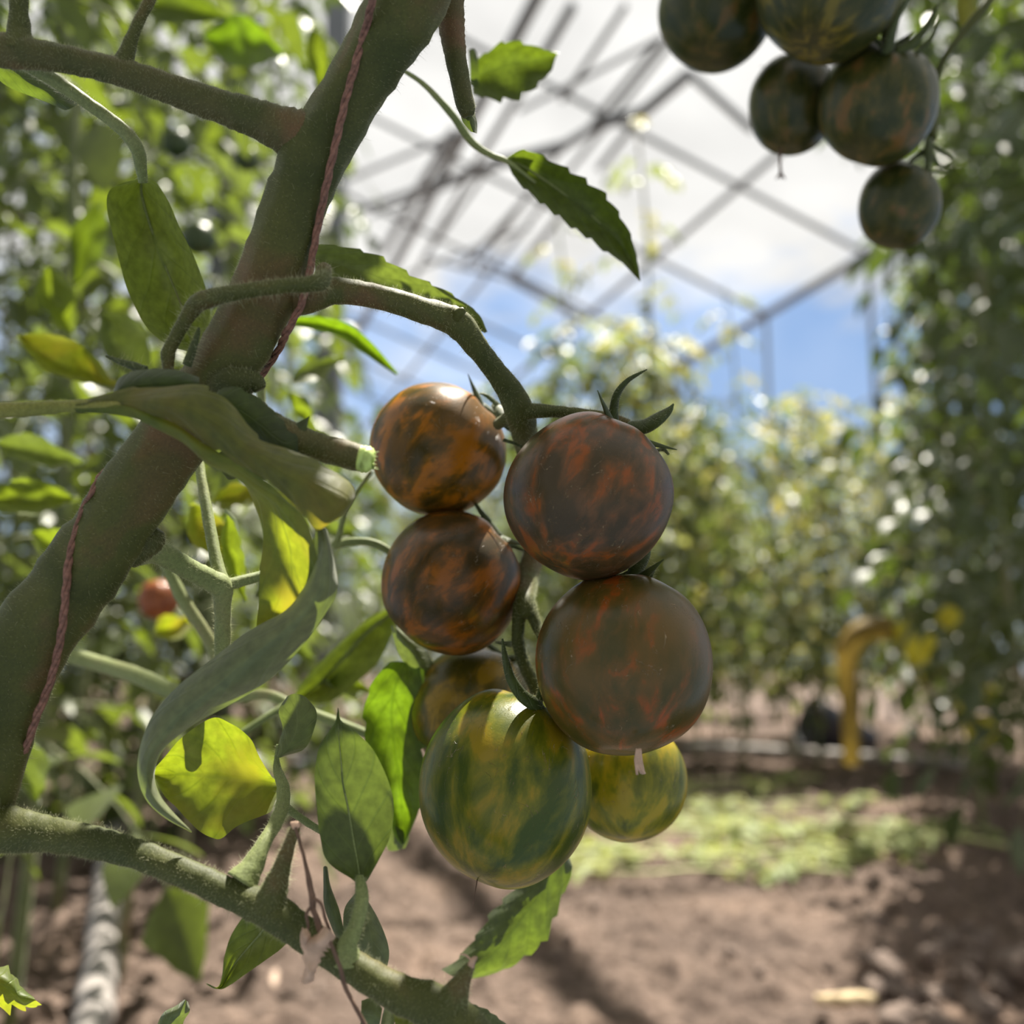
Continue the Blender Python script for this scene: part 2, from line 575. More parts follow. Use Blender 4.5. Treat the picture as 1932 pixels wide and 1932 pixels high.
M_BLACK = plain('black_plastic', (0.012, 0.013, 0.022), 0.5, 0.3, 10)
M_PIPE = plain('grey_plastic_pipe', (0.27, 0.245, 0.23), 0.6, 0.4, 25, bump=0.002)
M_CLOD = plain('soil_clod', (0.16, 0.12, 0.10), 0.95, 0.3, 60, bump=0.003)

# ------------------------------------------------------------------ the greenhouse shell
AZ = math.atan((966 - 360) / 1932 / CP)
U = Vector((-math.sin(AZ), math.cos(AZ), 0))
Vv = Vector((math.cos(AZ), math.sin(AZ), 0))


def W(u, v, z):
    return U * u + Vv * v + Vector((0, 0, z))


def ray(x, y):
    return (FW + RT * ((x - 966) / 1932) + UP * ((966 - y) / 1932))


EAVE_V = 5.0
r_ = ray(1740, 420)
EAVE_Z = CAM_H + r_.z * (EAVE_V / r_.dot(Vv))
SLOPE = 0.36
RIDGE_V = 0.25
RIDGE_Z = EAVE_Z + SLOPE * (EAVE_V - RIDGE_V)
LEFT_V = 2 * RIDGE_V - EAVE_V


def roof_hit(x, y):
    """Where the line of sight meets the inner face of the roof's near slope."""
    r = ray(x, y)
    # z = EAVE_Z + SLOPE*(EAVE_V - v)
    k = (EAVE_Z + SLOPE * EAVE_V - CAM_H) / (r.z + SLOPE * r.dot(Vv))
    return CAMP + r * k


def film_material():
    m, t, out = newmat('greenhouse_film')
    tp = N(t, 'ShaderNodeBsdfTransparent', i_Color=(0.97, 0.96, 0.93, 1))
    tr = N(t, 'ShaderNodeBsdfTranslucent', i_Color=(0.9, 0.92, 0.95, 1))
    g = N(t, 'ShaderNodeNewGeometry')
    n1 = N(t, 'ShaderNodeTexNoise', i_Scale=0.8, i_Detail=3.0)
    L(t, g, 'Position', n1, 'Vector')
    r = ramp(t, [(0.3, (0.02,) * 3), (0.7, (0.08,) * 3)])
    L(t, n1, 0, r, 0)
    mix = N(t, 'ShaderNodeMixShader')
    L(t, r, 0, mix, 0)
    L(t, tp, 0, mix, 1)
    L(t, tr, 0, mix, 2)
    L(t, mix, 0, out, 0)
    return m


M_FILM = film_material()
U0, U1 = -3.0, 26.0
mb = MB()
off = 0.05
for (va, za, vb, zb) in ((EAVE_V, EAVE_Z, RIDGE_V, RIDGE_Z), (RIDGE_V, RIDGE_Z, LEFT_V, EAVE_Z)):
    mb.add([W(U0, va, za + off), W(U1, va, za + off), W(U1, vb, zb + off), W(U0, vb, zb + off)], [(0, 1, 2, 3)])
structure(mb.build('ceiling', M_FILM, smooth=False))
for nm, vv in (('wall_right', EAVE_V + 0.04), ('wall_left', LEFT_V - 0.04)):
    mb = MB()
    mb.add([W(U0, vv, -0.05), W(U1, vv, -0.05), W(U1, vv, EAVE_Z + off), W(U0, vv, EAVE_Z + off)], [(0, 1, 2, 3)])
    structure(mb.build(nm, M_FILM, smooth=False))
mb = MB()
mb.add([W(U1, EAVE_V, -0.05), W(U1, LEFT_V, -0.05), W(U1, LEFT_V, EAVE_Z), W(U1, RIDGE_V, RIDGE_Z), W(U1, EAVE_V, EAVE_Z)], [(0, 1, 2, 3, 4)])
structure(mb.build('wall_back', M_FILM, smooth=False))

trim_no = 0


def trim(segs, w, h, name=None, mat=M_METAL):
    global trim_no
    trim_no += 1
    q = MB()
    for a, b in segs:
        q.bar(a, b, w, h)
    return structure(q.build('trim_%d' % trim_no, mat, smooth=False))


# purlins along the house: the eave beam and those read off the photograph
for x, y, w in ((1740, 420, 0.055), (1480, 280, 0.035), (1250, 100, 0.03), (1010, 0, 0.07)):
    p = roof_hit(x, y)
    v = p.dot(Vv)
    z = EAVE_Z + SLOPE * (EAVE_V - v)
    trim([(W(U0, v, z), W(U1, v, z))], w, w)
for v in (RIDGE_V, -1.0, -2.2, LEFT_V):
    z = EAVE_Z + SLOPE * ((EAVE_V - v) if v > RIDGE_V else (v - LEFT_V))
    trim([(W(U0, v, z), W(U1, v, z))], 0.05, 0.05)
# rafters and side posts
k = 0
uu = 2.0
while uu < U1 + 0.1:
    q = [(W(uu, EAVE_V, EAVE_Z), W(uu, RIDGE_V, RIDGE_Z)), (W(uu, RIDGE_V, RIDGE_Z), W(uu, LEFT_V, EAVE_Z)),
         (W(uu, EAVE_V, 0), W(uu, EAVE_V, EAVE_Z)), (W(uu, LEFT_V, 0), W(uu, LEFT_V, EAVE_Z))]
    trim(q, 0.03, 0.03)
    uu += 1.5
# braces of the trusses, lying just under the roof film
braces = [((640, 402), (790, 350), 0.045), ((790, 350), (925, 303), 0.045), ((925, 303), (1060, 268), 0.07), ((1060, 268), (1125, 228), 0.05),
          ((1125, 228), (1215, 200), 0.06), ((1215, 200), (1300, 128), 0.06), ((855, 240), (790, 350), 0.06), ((790, 350), (722, 470), 0.055),
          ((1215, 200), (1130, 310), 0.035), ((1060, 268), (900, 500), 0.03), ((1300, 128), (1420, 235), 0.04), ((1250, 60), (1115, 228), 0.035),
          ((965, 520), (1110, 600), 0.05), ((660, 330), (860, 245), 0.03), ((700, 400), (1060, 260), 0.025), ((1010, 120), (880, 330), 0.04), ((880, 330), (760, 560), 0.03), ((1180, 0), (1060, 180), 0.03), ((980, 200), (1250, 60), 0.025), ((800, 480), (965, 520), 0.03), ((640, 560), (1000, 420), 0.02), ((965, 520), (1060, 395), 0.04), ((870, 500), (990, 370), 0.035), ((925, 303), (800, 480), 0.03),
          ((1080, 0), (1010, 120), 0.05)]
for a, b, w in braces:
    trim([(roof_hit(*a) - Vector((0, 0, 0.04)), roof_hit(*b) - Vector((0, 0, 0.04)))], w, w)

# soil floor
m, t, out = newmat('dry_soil')
g = N(t, 'ShaderNodeNewGeometry')
n1 = N(t, 'ShaderNodeTexNoise', i_Scale=2.2, i_Detail=5.0)
L(t, g, 'Position', n1, 'Vector')
n2 = N(t, 'ShaderNodeTexNoise', i_Scale=45.0, i_Detail=6.0, i_Roughness=0.65)
L(t, g, 'Position', n2, 'Vector')
r1 = ramp(t, [(0.3, (0.105, 0.078, 0.066)), (0.52, (0.175, 0.128, 0.104)), (0.75, (0.27, 0.19, 0.145))])  # soil tones darkened overall to stand in for half-shade
L(t, n1, 0, r1, 0)
r2 = ramp(t, [(0.30, (0.45, 0.45, 0.45)), (0.65, (1.35, 1.35, 1.35))])
L(t, n2, 0, r2, 0)
mu = N(t, 'ShaderNodeMixRGB', blend_type='MULTIPLY', i_Fac=1.0)
L(t, r1, 0, mu, 1)
L(t, r2, 0, mu, 2)
pr = N(t, 'ShaderNodeBsdfPrincipled', i_Roughness=0.95)
pr.inputs['Specular IOR Level'].default_value = 0.15
L(t, mu, 0, pr, 'Base Color')
bp = N(t, 'ShaderNodeBump', i_Strength=1.0, i_Distance=0.02)
L(t, n2, 0, bp, 'Height')
L(t, bp, 0, pr, 'Normal')
L(t, pr, 0, out, 0)
M_SOIL = m


def soil_z(x, y):
    far = max(0.0, min(1.0, 1.3 - y / 9.0))
    z = 0.022 * noise.noise(Vector((x * 1.3, y * 1.3, 0))) + 0.03 * noise.noise(Vector((x * 4.0, y * 4.0, 3))) * far
    q = Vector((x * 16, y * 16, 7))
    z += 0.034 * max(0, noise.noise(q) + 0.05) * far
    z += 0.016 * noise.noise(Vector((x * 38, y * 38, 2))) * far * far
    dd = noise.voronoi(Vector((x * 26, y * 26, 0)))[0][0]
    z += 0.018 * max(0, 0.45 - dd) * far * far
    return z - 0.012


ys = [0.35]
while ys[-1] < 30:
    ys.append(ys[-1] * 1.006 + 0.001)
mb = MB()
nx = 520
for yy in ys:
    half = 0.35 + yy * 0.66
    for i in range(nx + 1):
        x = (i / nx * 2 - 1) * half
        mb.v.append((x, yy, soil_z(x, yy)))
        mb.uv.append((0, 0))
for j in range(len(ys) - 1):
    for i in range(nx):
        a = j * (nx + 1) + i
        mb.f.append((a, a + 1, a + nx + 2, a + nx + 1))
structure(mb.build('floor', M_SOIL))

# grey support posts
for i, (x0, y0, x1, y1, d, w, lab) in enumerate([
        (584, 0, 645, 830, 4.4, 0.105, 'grey steel greenhouse post just left of where the thick tomato stem leaves the top, blurred'),
        (430, 60, 400, 420, 3.1, 0.10, 'darker grey greenhouse post standing among the dense vines behind the side branch')]):
    q = MB()
    base = P((x0 + x1) / 2, 966, d)
    base.z = 0
    topz = EAVE_Z + 0.65
    q.box(Vector((base.x, base.y, topz / 2)), Vector((w / 2, 0, 0)), Vector((0, w / 2, 0)), Vector((0, 0, topz / 2)))
    q.box(Vector((base.x, base.y, 0.01)), Vector((w * .9, 0, 0)), Vector((0, w * .9, 0)), Vector((0, 0, 0.012)))
    tag(q.build('support_post', M_POST, smooth=False), lab, 'post')

# ------------------------------------------------------------------ background vines
def leaflet(mb, base, d, up, ln, wd, r, fold=0.35, droop=0.6, rows=6):
    d = d.normalized()
    side = d.cross(up)
    if side.length < 1e-4:
        side = Vector((1, 0, 0))
    side.normalize()
    nr = side.cross(d).normalized()
    V, UVs, F = [], [], []
    prof = [0.12, 0.72, 1.0, 0.82, 0.5, 0.02][:rows] if rows == 6 else [0.15, 1.0, 0.65, 0.02]
    n = len(prof)
    p = base.copy()
    dd = d.copy()
    for i in range(n):
        t = i / (n - 1)
        w = wd * prof[i] * (1 + (r.random() - 0.5) * 0.35)
        lift = nr * (abs(w) * fold)
        V += [p - side * w + lift, p, p + side * w + lift]
        UVs += [(0.0, t), (0.5, t), (1.0, t)]
        dd = (dd + Vector((0, 0, -droop / n))).normalized()
        p = p + dd * (ln / (n - 1))
        nr = side.cross(dd).normalized()
    for i in range(n - 1):
        a = i * 3
        F += [(a, a + 1, a + 4, a + 3), (a + 1, a + 2, a + 5, a + 4)]
    mb.add(V, F, UVs)


def compound_leaf(mb, stem, base, d, ln, r, size=1.0, pairs=3, ok=None, rows=6):
    pts = [base.copy()]
    dd = d.normalized()
    n = 6
    for i in range(n):
        dd = (dd + Vector((0, 0, -0.22 - 0.1 * r.random()))).normalized()
        pts.append(pts[-1] + dd * ln / n)
    stem.tube([(p, 0.0026 * size * (1 - 0.7 * i / n)) for i, p in enumerate(pts)], sides=5, n=8, cap=False)
    for k in range(pairs + 1):
        t = 0.32 + 0.68 * k / pairs
        f = t * n
        i = min(int(f), n - 1)
        p = pts[i].lerp(pts[i + 1], f - i)
        ax = (pts[i + 1] - pts[i]).normalized()
        side = ax.cross(Vector((0, 0, 1)))
        side = side.normalized() if side.length > 0.05 else Vector((1, 0, 0))
        if k == pairs:
            dirs = [ax]
        else:
            dirs = [(ax * 0.5 + side), (ax * 0.5 - side)]
        for q in dirs:
            q = q + Vector((r.uniform(-.3, .3), r.uniform(-.3, .3), r.uniform(-.5, .25)))
            l = size * r.uniform(0.05, 0.085) * (1.15 if k == pairs else 1)
            if ok is not None and not ok(p + q.normalized() * l * 0.5, l * 0.5):
                continue
            upv = Vector((r.uniform(-.5, .5), r.uniform(-.5, .5), 1))
            leaflet(mb, p, q, upv, l, l * r.uniform(.24, .34), r, r.uniform(0.1, 0.6), r.uniform(0.2, 1.1), rows)


def make_vine(name, H, n, seed, mat, spread=0.3, z0=0.3, sparse=1.0, smat=None):
    r = rng_(seed)
    e = bpy.data.objects.new(name, None)
    COL.objects.link(e)
    st = MB()
    fo = MB()
    pts = []
    for i in range(9):
        z = H * i / 8
        pts.append((Vector((0.03 * math.sin(z * 3 + seed), 0.03 * math.cos(z * 2.2 + seed), z)), 0.009 * (1 - 0.5 * i / 8)))
    pts[0][0].z = -0.03
    st.tube(pts, sides=8, n=24)
    for i in range(n):
        z = z0 + (H - z0) * (i + r.random() * 0.6) / n
        a = i * 2.4 + r.uniform(-.5, .5)
        ln = spread * r.uniform(0.75, 1.25) * (1.0 if z < H * 0.8 else 0.7)
        b = Vector((0.03 * math.sin(z * 3 + seed), 0.03 * math.cos(z * 2.2 + seed), z))
        compound_leaf(fo, st, b, Vector((math.cos(a), math.sin(a), r.uniform(0.2, 0.9))), ln, r, size=sparse, pairs=r.choice((3, 3, 4)))
    o1 = st.build('stem', smat or M_STEM_BG, e, origin=Vector((0, 0, 0)))
    o2 = fo.build('foliage', mat, e, origin=Vector((0, 0, 0)))
    return e


protos = [make_vine('tomato_vine', 2.5, 50, 11, M_BG[0], 0.30, 0.34, 0.85), make_vine('tomato_vine', 2.3, 50, 12, M_BG[1], 0.32, 0.36, 0.85),
          make_vine('tomato_vine', 1.75, 78, 13, M_BG[1], 0.34, 0.35), make_vine('tomato_vine', 1.85, 78, 14, M_BG[2], 0.34, 0.40),
          make_vine('tomato_vine', 2.5, 22, 15, M_BG[2], 0.26, 0.6, 0.75), make_vine('tomato_vine', 2.7, 78, 16, M_BG[3], 0.30, 0.3),
          make_vine('tomato_vine', 1.05, 46, 17, M_BG[0], 0.30, 0.06, 0.9)]
used = set()
_rv = rng_(5)


def put_vine(k, px, d, label, group, sc=1.0, rz=None, dz=0.0):
    if k in used:
        o = copy_tree(protos[k])
    else:
        o = protos[k]
        used.add(k)
    p = P(px, 966, d)
    o.location = (p.x, p.y, 0)
    o.rotation_euler = (0, 0, _rv.uniform(0, 6.28) if rz is None else rz)
    o.scale = (sc, sc, sc)
    tag(o, label, 'vine', group)
    return o


LEFT = [(0, -120, 0.95), (1, -260, 1.25), (0, 70, 1.3), (1, 260, 1.55), (0, -60, 1.75), (1, 140, 1.95), (0, 400, 2.1), (5, 20, 2.3), (1, 310, 2.5), (0, 40, 2.8),
        (5, 505, 2.9), (1, 150, 3.1), (0, 230, 3.4), (1, 420, 3.9), (0, 80, 4.2), (1, 540, 4.9), (0, 300, 5.4), (1, 590, 6.6), (0, 450, 7.2)]
NTH = ['nearest', 'second nearest', 'third nearest', 'fourth nearest', 'fifth nearest', 'sixth nearest', 'seventh nearest', 'eighth nearest', 'ninth nearest', 'tenth nearest']
for i, (k, px, d) in enumerate(LEFT):
    if i < 6:
        lb = '%s of the dense green vines in the thicket behind the thick slanting stem' % NTH[i]
    else:
        lb = 'dense green vine far back in the blurred thicket behind the thick slanting stem'
    put_vine(k, px, d, lb, 'vines in the thicket behind the main stem')
for px, d, lb in ((40, 2.6, 'low bushy vine nearest the grey hose, behind the side shoots'), (255, 2.75, 'low bushy vine standing just beyond the grey hose'), (410, 2.9, 'low bushy vine behind the bright crinkled leaf'), (560, 3.2, 'low bushy vine seen left of the olive half-hidden tomato'), (150, 3.4, 'low bushy vine deep behind the hose')):
    put_vine(6, px, d, lb, 'low vines of the thicket')
RIGHT = [(5, 2010, 1.75), (5, 1900, 2.2), (0, 2040, 2.5), (5, 1835, 2.8), (5, 1960, 3.0), (5, 1890, 3.5), (1, 1805, 3.7), (5, 1990, 3.9), (5, 1850, 4.4), (5, 1790, 5.0)]
for i, (k, px, d) in enumerate(RIGHT):
    put_vine(k, px, d, '%s vine of the tall dark row beyond the shaded truss' % NTH[i], 'vines of the tall dark row')
r = rng_(8)
MID = []
for i in range(33):
    px = 1000 + (i % 11) * 80 + r.uniform(-35, 35)
    row = i // 11
    d = (4.4, 6.0, 8.2)[row] + r.uniform(-.4, .4)
    MID.append((2 if r.random() < 0.35 else 3, px, d, ('nearest', 'middle', 'furthest')[row]))
for i in range(8):
    MID.append((2 + i % 2, 660 + i * 48 + r.uniform(-10, 10), 6.5 + r.uniform(-1, 2.5), 'middle' if i % 2 else 'furthest'))
for k, px, d, lb in MID:
    if P(px, 966, d).dot(Vv) < EAVE_V - 0.45:
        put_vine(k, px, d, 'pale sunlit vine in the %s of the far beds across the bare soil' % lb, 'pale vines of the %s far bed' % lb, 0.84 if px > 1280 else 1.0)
put_vine(4, 1215, 3.5, 'tall sparse yellowish vine rising against the blue sky above the upper round tomato', None, 0.96)
put_vine(4, 1060, 4.6, 'thin airy vine just right of the bent fruit stalk, paler and further than its neighbour', None, 1.0)
put_vine(4, 1385, 5.2, 'thin airy vine before the blue gap in the roof, furthest of the three airy ones', None, 0.95)
# unseen vines added behind and beside the viewer to shade the near plant
for i, (x, y) in enumerate([(-1.0, -0.75), (-0.45, -0.95), (0.1, -0.9), (0.65, -0.85), (1.15, -0.6), (1.45, -0.05), (-1.3, -0.1), (-0.2, -1.6), (0.9, -1.5)]):
    put_vine((5, 0)[i % 2], 966, 1, 'unseen tomato vine added behind the viewer to shade the near plant', 'unseen vines added for shade').location = (x, y, 0)

# ------------------------------------------------------------------ things on the soil
q = MB()
path = [G(1290, 1418), G(1480, 1428), G(1640, 1440), G(1815, 1452)]
q.tube([(p + Vector((0, 0, 0.02)), 0.028) for p in path], sides=12, n=40, rough=0.1)
tag(q.build('irrigation_pipe', M_PIPE), 'pale irrigation pipe lying crosswise on the soil before the far beds', 'pipe')
q = MB()
path = [G(150, 2080), G(176, 1932), G(190, 1820), G(198, 1720), G(206, 1630), G(225, 1560)]
q.tube([(p + Vector((0, 0, 0.022)), 0.024) for p in path], sides=14, n=80, rough=0.25)
tag(q.build('irrigation_pipe', M_PIPE), 'thick pale grey hose lying lengthwise on the soil under the lower branch', 'pipe')

# tipped black pot
pot_at = G(1580, 1425)
e = empty('nursery_pot', pot_at, 'small black plastic plant pot lying tipped on the sunny sand', 'pot')
q = MB()
ax = Vector((0.8, 0.1, -0.33)).normalized()
s1 = ax.cross(Vector((0, 1, 0.1))).normalized()
s2 = ax.cross(s1)
prof = [(0.0, 0.055), (0.0, 0.052), (0.13, 0.04), (0.22, 0.025), (0.22, 0.0)]
prof = [(-0.10, 0.085), (-0.085, 0.085), (-0.085, 0.078), (0.12, 0.05), (0.12, 0.0)]
Vp, Fp = [], []
ns = 28
inner = [(-0.10, 0.080), (0.11, 0.046), (0.11, 0.0)]
pr_all = list(reversed(inner)) + prof
for (h, rr) in pr_all:
    for k in range(ns):
        a = 2 * math.pi * k / ns
        Vp.append(pot_at + Vector((0, 0, 0.075)) + ax * h + (s1 * math.cos(a) + s2 * math.sin(a)) * rr)
for i in range(len(pr_all) - 1):
    for k in range(ns):
        k2 = (k + 1) % ns
        Fp.append((i * ns + k, i * ns + k2, (i + 1) * ns + k2, (i + 1) * ns + k))
q.add(Vp, Fp)
q.build('pot_body', M_BLACK, e)
e.scale = (1.45, 1.45, 1.45)

# clods
def clod(seed):
    r = rng_(seed)
    q = MB()
    V, F = [], []
    nu, nv = 18, 11
    for j in range(nv + 1):
        ph = math.pi * j / nv
        for i in range(nu):
            th = 2 * math.pi * i / nu
            d = Vector((math.sin(ph) * math.cos(th), math.sin(ph) * math.sin(th), math.cos(ph)))
            rr = 1 + 0.45 * noise.noise(d * 1.6 + Vector((seed * 5, 0, 0))) + 0.2 * noise.noise(d * 4 + Vector((0, seed, 0)))
            V.append(Vector((d.x * rr, d.y * rr * 0.85, d.z * rr * 0.75)))
    for j in range(nv):
        for i in range(nu):
            i2 = (i + 1) % nu
            F.append((j * nu + i, j * nu + i2, (j + 1) * nu + i2, (j + 1) * nu + i))
    q.add(V, F)
    return q.build('soil_clod', M_CLOD, origin=Vector((0, 0, 0)))


clods = [clod(i) for i in range(5)]
cu = set()


def put_clod(k, px, py, s, label, group):
    o = clods[k] if k not in cu else clods[k].copy()
    if k in cu:
        COL.objects.link(o)
    cu.add(k)
    p = G(px, py)
    o.location = (p.x, p.y, soil_z(p.x, p.y) + s * 0.35)
    o.scale = (s, s, s)
    o.rotation_euler = (_rv.uniform(0, 6), _rv.uniform(-.4, .4), _rv.uniform(0, 6))
    tag(o, label, 'clod', group)


put_clod(0, 1840, 1870, 0.026, 'large pale clod of dry soil nearest the bottom edge at the clod pile', None)
put_clod(1, 1925, 1850, 0.034, 'largest rounded soil clod, cut by the picture edge', None)
put_clod(2, 1750, 1900, 0.018, 'dark rounded clod at the near corner of the clod pile', None)
put_clod(3, 1845, 1795, 0.020, 'rounded dark clod on top of the clod pile', None)
for i in range(46):
    px = 1640 + abs(_rv.gauss(0, 1)) * 150
    py = 1740 + _rv.random() * 190
    if px > 1990:
        continue
    put_clod(_rv.randrange(5), px, py, _rv.uniform(0.009, 0.022), 'small crumbly clod of brown soil in the loose pile on bare ground', 'crumbly clods of the loose pile')
for i in range(50):
    put_clod(_rv.randrange(5), _rv.uniform(0, 1600), _rv.uniform(1600, 1950), _rv.uniform(0.004, 0.010), 'tiny clod scattered on the bare soil below the plant', 'tiny scattered clods')
o = None
q = MB()
q.tube([(G(1540, 1905) + Vector((0, 0, .012)), 0.007), (G(1590, 1908) + Vector((0, 0, .014)), 0.009), (G(1650, 1903) + Vector((0, 0, .012)), 0.008)], sides=8, n=14, rough=.4)
tag(q.build('dry_stalk', plain('straw', (0.55, 0.43, 0.26), 0.8, 0.2, 100)), 'short straw-coloured piece of dry stalk lying on the soil', 'stalk')
q = MB()
q.sheet([(G(508, 1880) + Vector((0, 0, .012)), G(512, 1880) + Vector((0, 0, .016)), G(518, 1880) + Vector((0, 0, .012))),
         (G(508, 1860) + Vector((0, 0, .012)), G(516, 1860) + Vector((0, 0, .018)), G(526, 1860) + Vector((0, 0, .012))),
         (G(514, 1843) + Vector((0, 0, .012)), G(520, 1842) + Vector((0, 0, .014)), G(524, 1843) + Vector((0, 0, .012)))], n=8, m=4)
tag(q.build('fallen_leaf', plain('pale_dry_leaf', (0.42, 0.31, 0.24), 0.8, 0.1, 60)), 'tiny pale pink dry leaf lying on the soil left of the dried flower remains', 'leaf')

# pruned shoots in a heap on the soil
M_CUTV = leaf_material('wilted_leaf', (0.24, 0.29, 0.10), (0.28, 0.31, 0.15), (0.46, 0.50, 0.14), 0.35, 0.6, 0.4, ns=20)
M_CUTS = plain('wilted_stalk', (0.42, 0.44, 0.20), 0.7, 0.2, 20)


def cut_vine(seed):
    r = rng_(seed)
    e = bpy.data.objects.new('pruned_shoot', None)
    COL.objects.link(e)
    st, fo = MB(), MB()
    pts = [(Vector((-0.4 + 0.1 * i, 0.05 * math.sin(i * 1.1 + seed), 0.02 + 0.015 * r.random())), 0.008 - 0.0006 * i) for i in range(9)]
    st.tube(pts, sides=8, n=30)
    for i in range(11):
        b = pts[r.randrange(1, 9)][0]
        a = r.uniform(-1.9, 1.9)
        compound_leaf(fo, st, b + Vector((0, 0, .01)), Vector((math.cos(a), math.sin(a), 0.55)), 0.16, r, 0.8, 3, rows=4,
                      ok=lambda c, s: c.z > 0.004)
    st.build('stalk', M_CUTS, e, origin=Vector((0, 0, 0)))
    fo.build('wilted_foliage', M_CUTV, e, origin=Vector((0, 0, 0)))
    return e


cvs = [cut_vine(1), cut_vine(2), cut_vine(3)]
heap = [(1150, 1640, 0.9, 0.1), (1300, 1660, 1.0, -0.05), (1240, 1560, 1.0, -0.25), (1420, 1600, 1.1, -0.1), (1540, 1560, 1.1, -0.15), (1620, 1600, 1.0, -0.45),
        (1360, 1630, 1.1, 0.08), (1500, 1520, 1.0, 0.05), (1330, 1540, 1.0, -0.2), (1680, 1590, 0.8, 0.6), (1200, 1600, 0.9, 0.2), (1560, 1630, .8, .25),
        (1300, 1500, 1.0, 0.0), (1380, 1480, 1.0, 0.1)]
for i, (px, py, s, rz) in enumerate(heap):
    o = cvs[i] if i < 3 else copy_tree(cvs[i % 3])
    p = G(px, py)
    o.location = (p.x, p.y, soil_z(p.x, p.y) + 0.006 * (i % 4))
    o.scale = (s * .8, s * .8, s * .8)
    o.rotation_euler = (0, 0, rz + (math.pi if i % 2 else 0))
    side_ = 'beside the yellow-green tomato' if px < 1260 else ('mid-heap' if px < 1450 else 'towards the dark row')
    edge_ = 'on the near edge' if py >= 1620 else ('on the far edge' if py < 1550 else 'between its edges')
    tag(o, 'wilted pruned shoot on the soil %s, %s' % (side_, edge_), 'cutting', 'pruned shoots heaped %s %s' % (side_, edge_))

# withered yellow shoot and yellow leaves low on the dark row
D = 2.55
e = empty('withered_shoot', G(1605, 1455), 'arched ochre and bright yellow withered shoot over the sand', 'withered leaf')
q = MB()
q.sheet([(P(1590, 1440, D), P(1607, 1445, D - .02), P(1622, 1440, D)), (P(1588, 1370, D), P(1605, 1370, D - .03), P(1622, 1372, D)),
         (P(1582, 1280, D), P(1600, 1280, D - .03), P(1618, 1285, D)), (P(1578, 1220, D), P(1598, 1228, D - .03), P(1622, 1240, D)),
         (P(1615, 1172, D), P(1625, 1190, D - .03), P(1640, 1212, D)), (P(1680, 1160, D), P(1685, 1180, D - .03), P(1690, 1205, D))], n=40, m=8, bump=0.006)
q.build('ochre_leaf', M_YBR, e)
q = MB()
q.sheet([(P(1685, 1175, D), P(1690, 1180, D), P(1700, 1172, D)), (P(1690, 1205, D), P(1708, 1205, D - .02), P(1724, 1195, D)),
         (P(1712, 1245, D), P(1726, 1240, D - .02), P(1745, 1228, D)), (P(1738, 1282, D), P(1748, 1280, D), P(1756, 1270, D))], n=16, m=6, bump=0.004)
q.sheet([(P(1735, 1240, D), P(1740, 1245, D), P(1748, 1250, D)), (P(1738, 1215, D), P(1752, 1218, D - .01), P(1766, 1225, D)), (P(1750, 1198, D), P(1757, 1197, D), P(1762, 1200, D))], n=10, m=6)
q.build('yellow_leaf', M_YELL, e)
for i, (x, y, s, lab) in enumerate([(1865, 1318, 24, 'upper of the two round yellow withered leaves low on the dark row'),
                                    (1850, 1377, 30, 'lower and larger round yellow withered leaf low on the dark row'),
                                    (1790, 1165, 22, 'small yellow leaf above the bright yellow withered shoot'),
                                    (1820, 1335, 14, 'smallest pale yellow leaf beside the round yellow ones')]):
    q = MB()
    d = 2.3
    q.sheet([(P(x - s * .3, y - s, d), P(x, y - s, d - .01), P(x + s * .3, y - s, d)), (P(x - s, y - s * .3, d), P(x, y - s * .3, d - .02), P(x + s, y - s * .3, d)),
             (P(x - s * .9, y + s * .4, d), P(x, y + s * .4, d - .02), P(x + s * .9, y + s * .4, d)), (P(x - s * .1, y + s, d), P(x, y + s, d - .01), P(x + s * .1, y + s, d))], n=12, m=8, bump=.004)
    tag(q.build('yellow_leaf', M_YELL), lab, 'leaf')

# ------------------------------------------------------------------ the main tomato plant
PX = lambda px, d: px / 1932 * d      # photograph pixels to metres at a distance
plant = empty('tomato_plant', Vector((-0.17, 0.30, 0.0)), 'large tomato plant in focus with a thick hairy slanting stem, side branches and leaves', 'tomato plant')


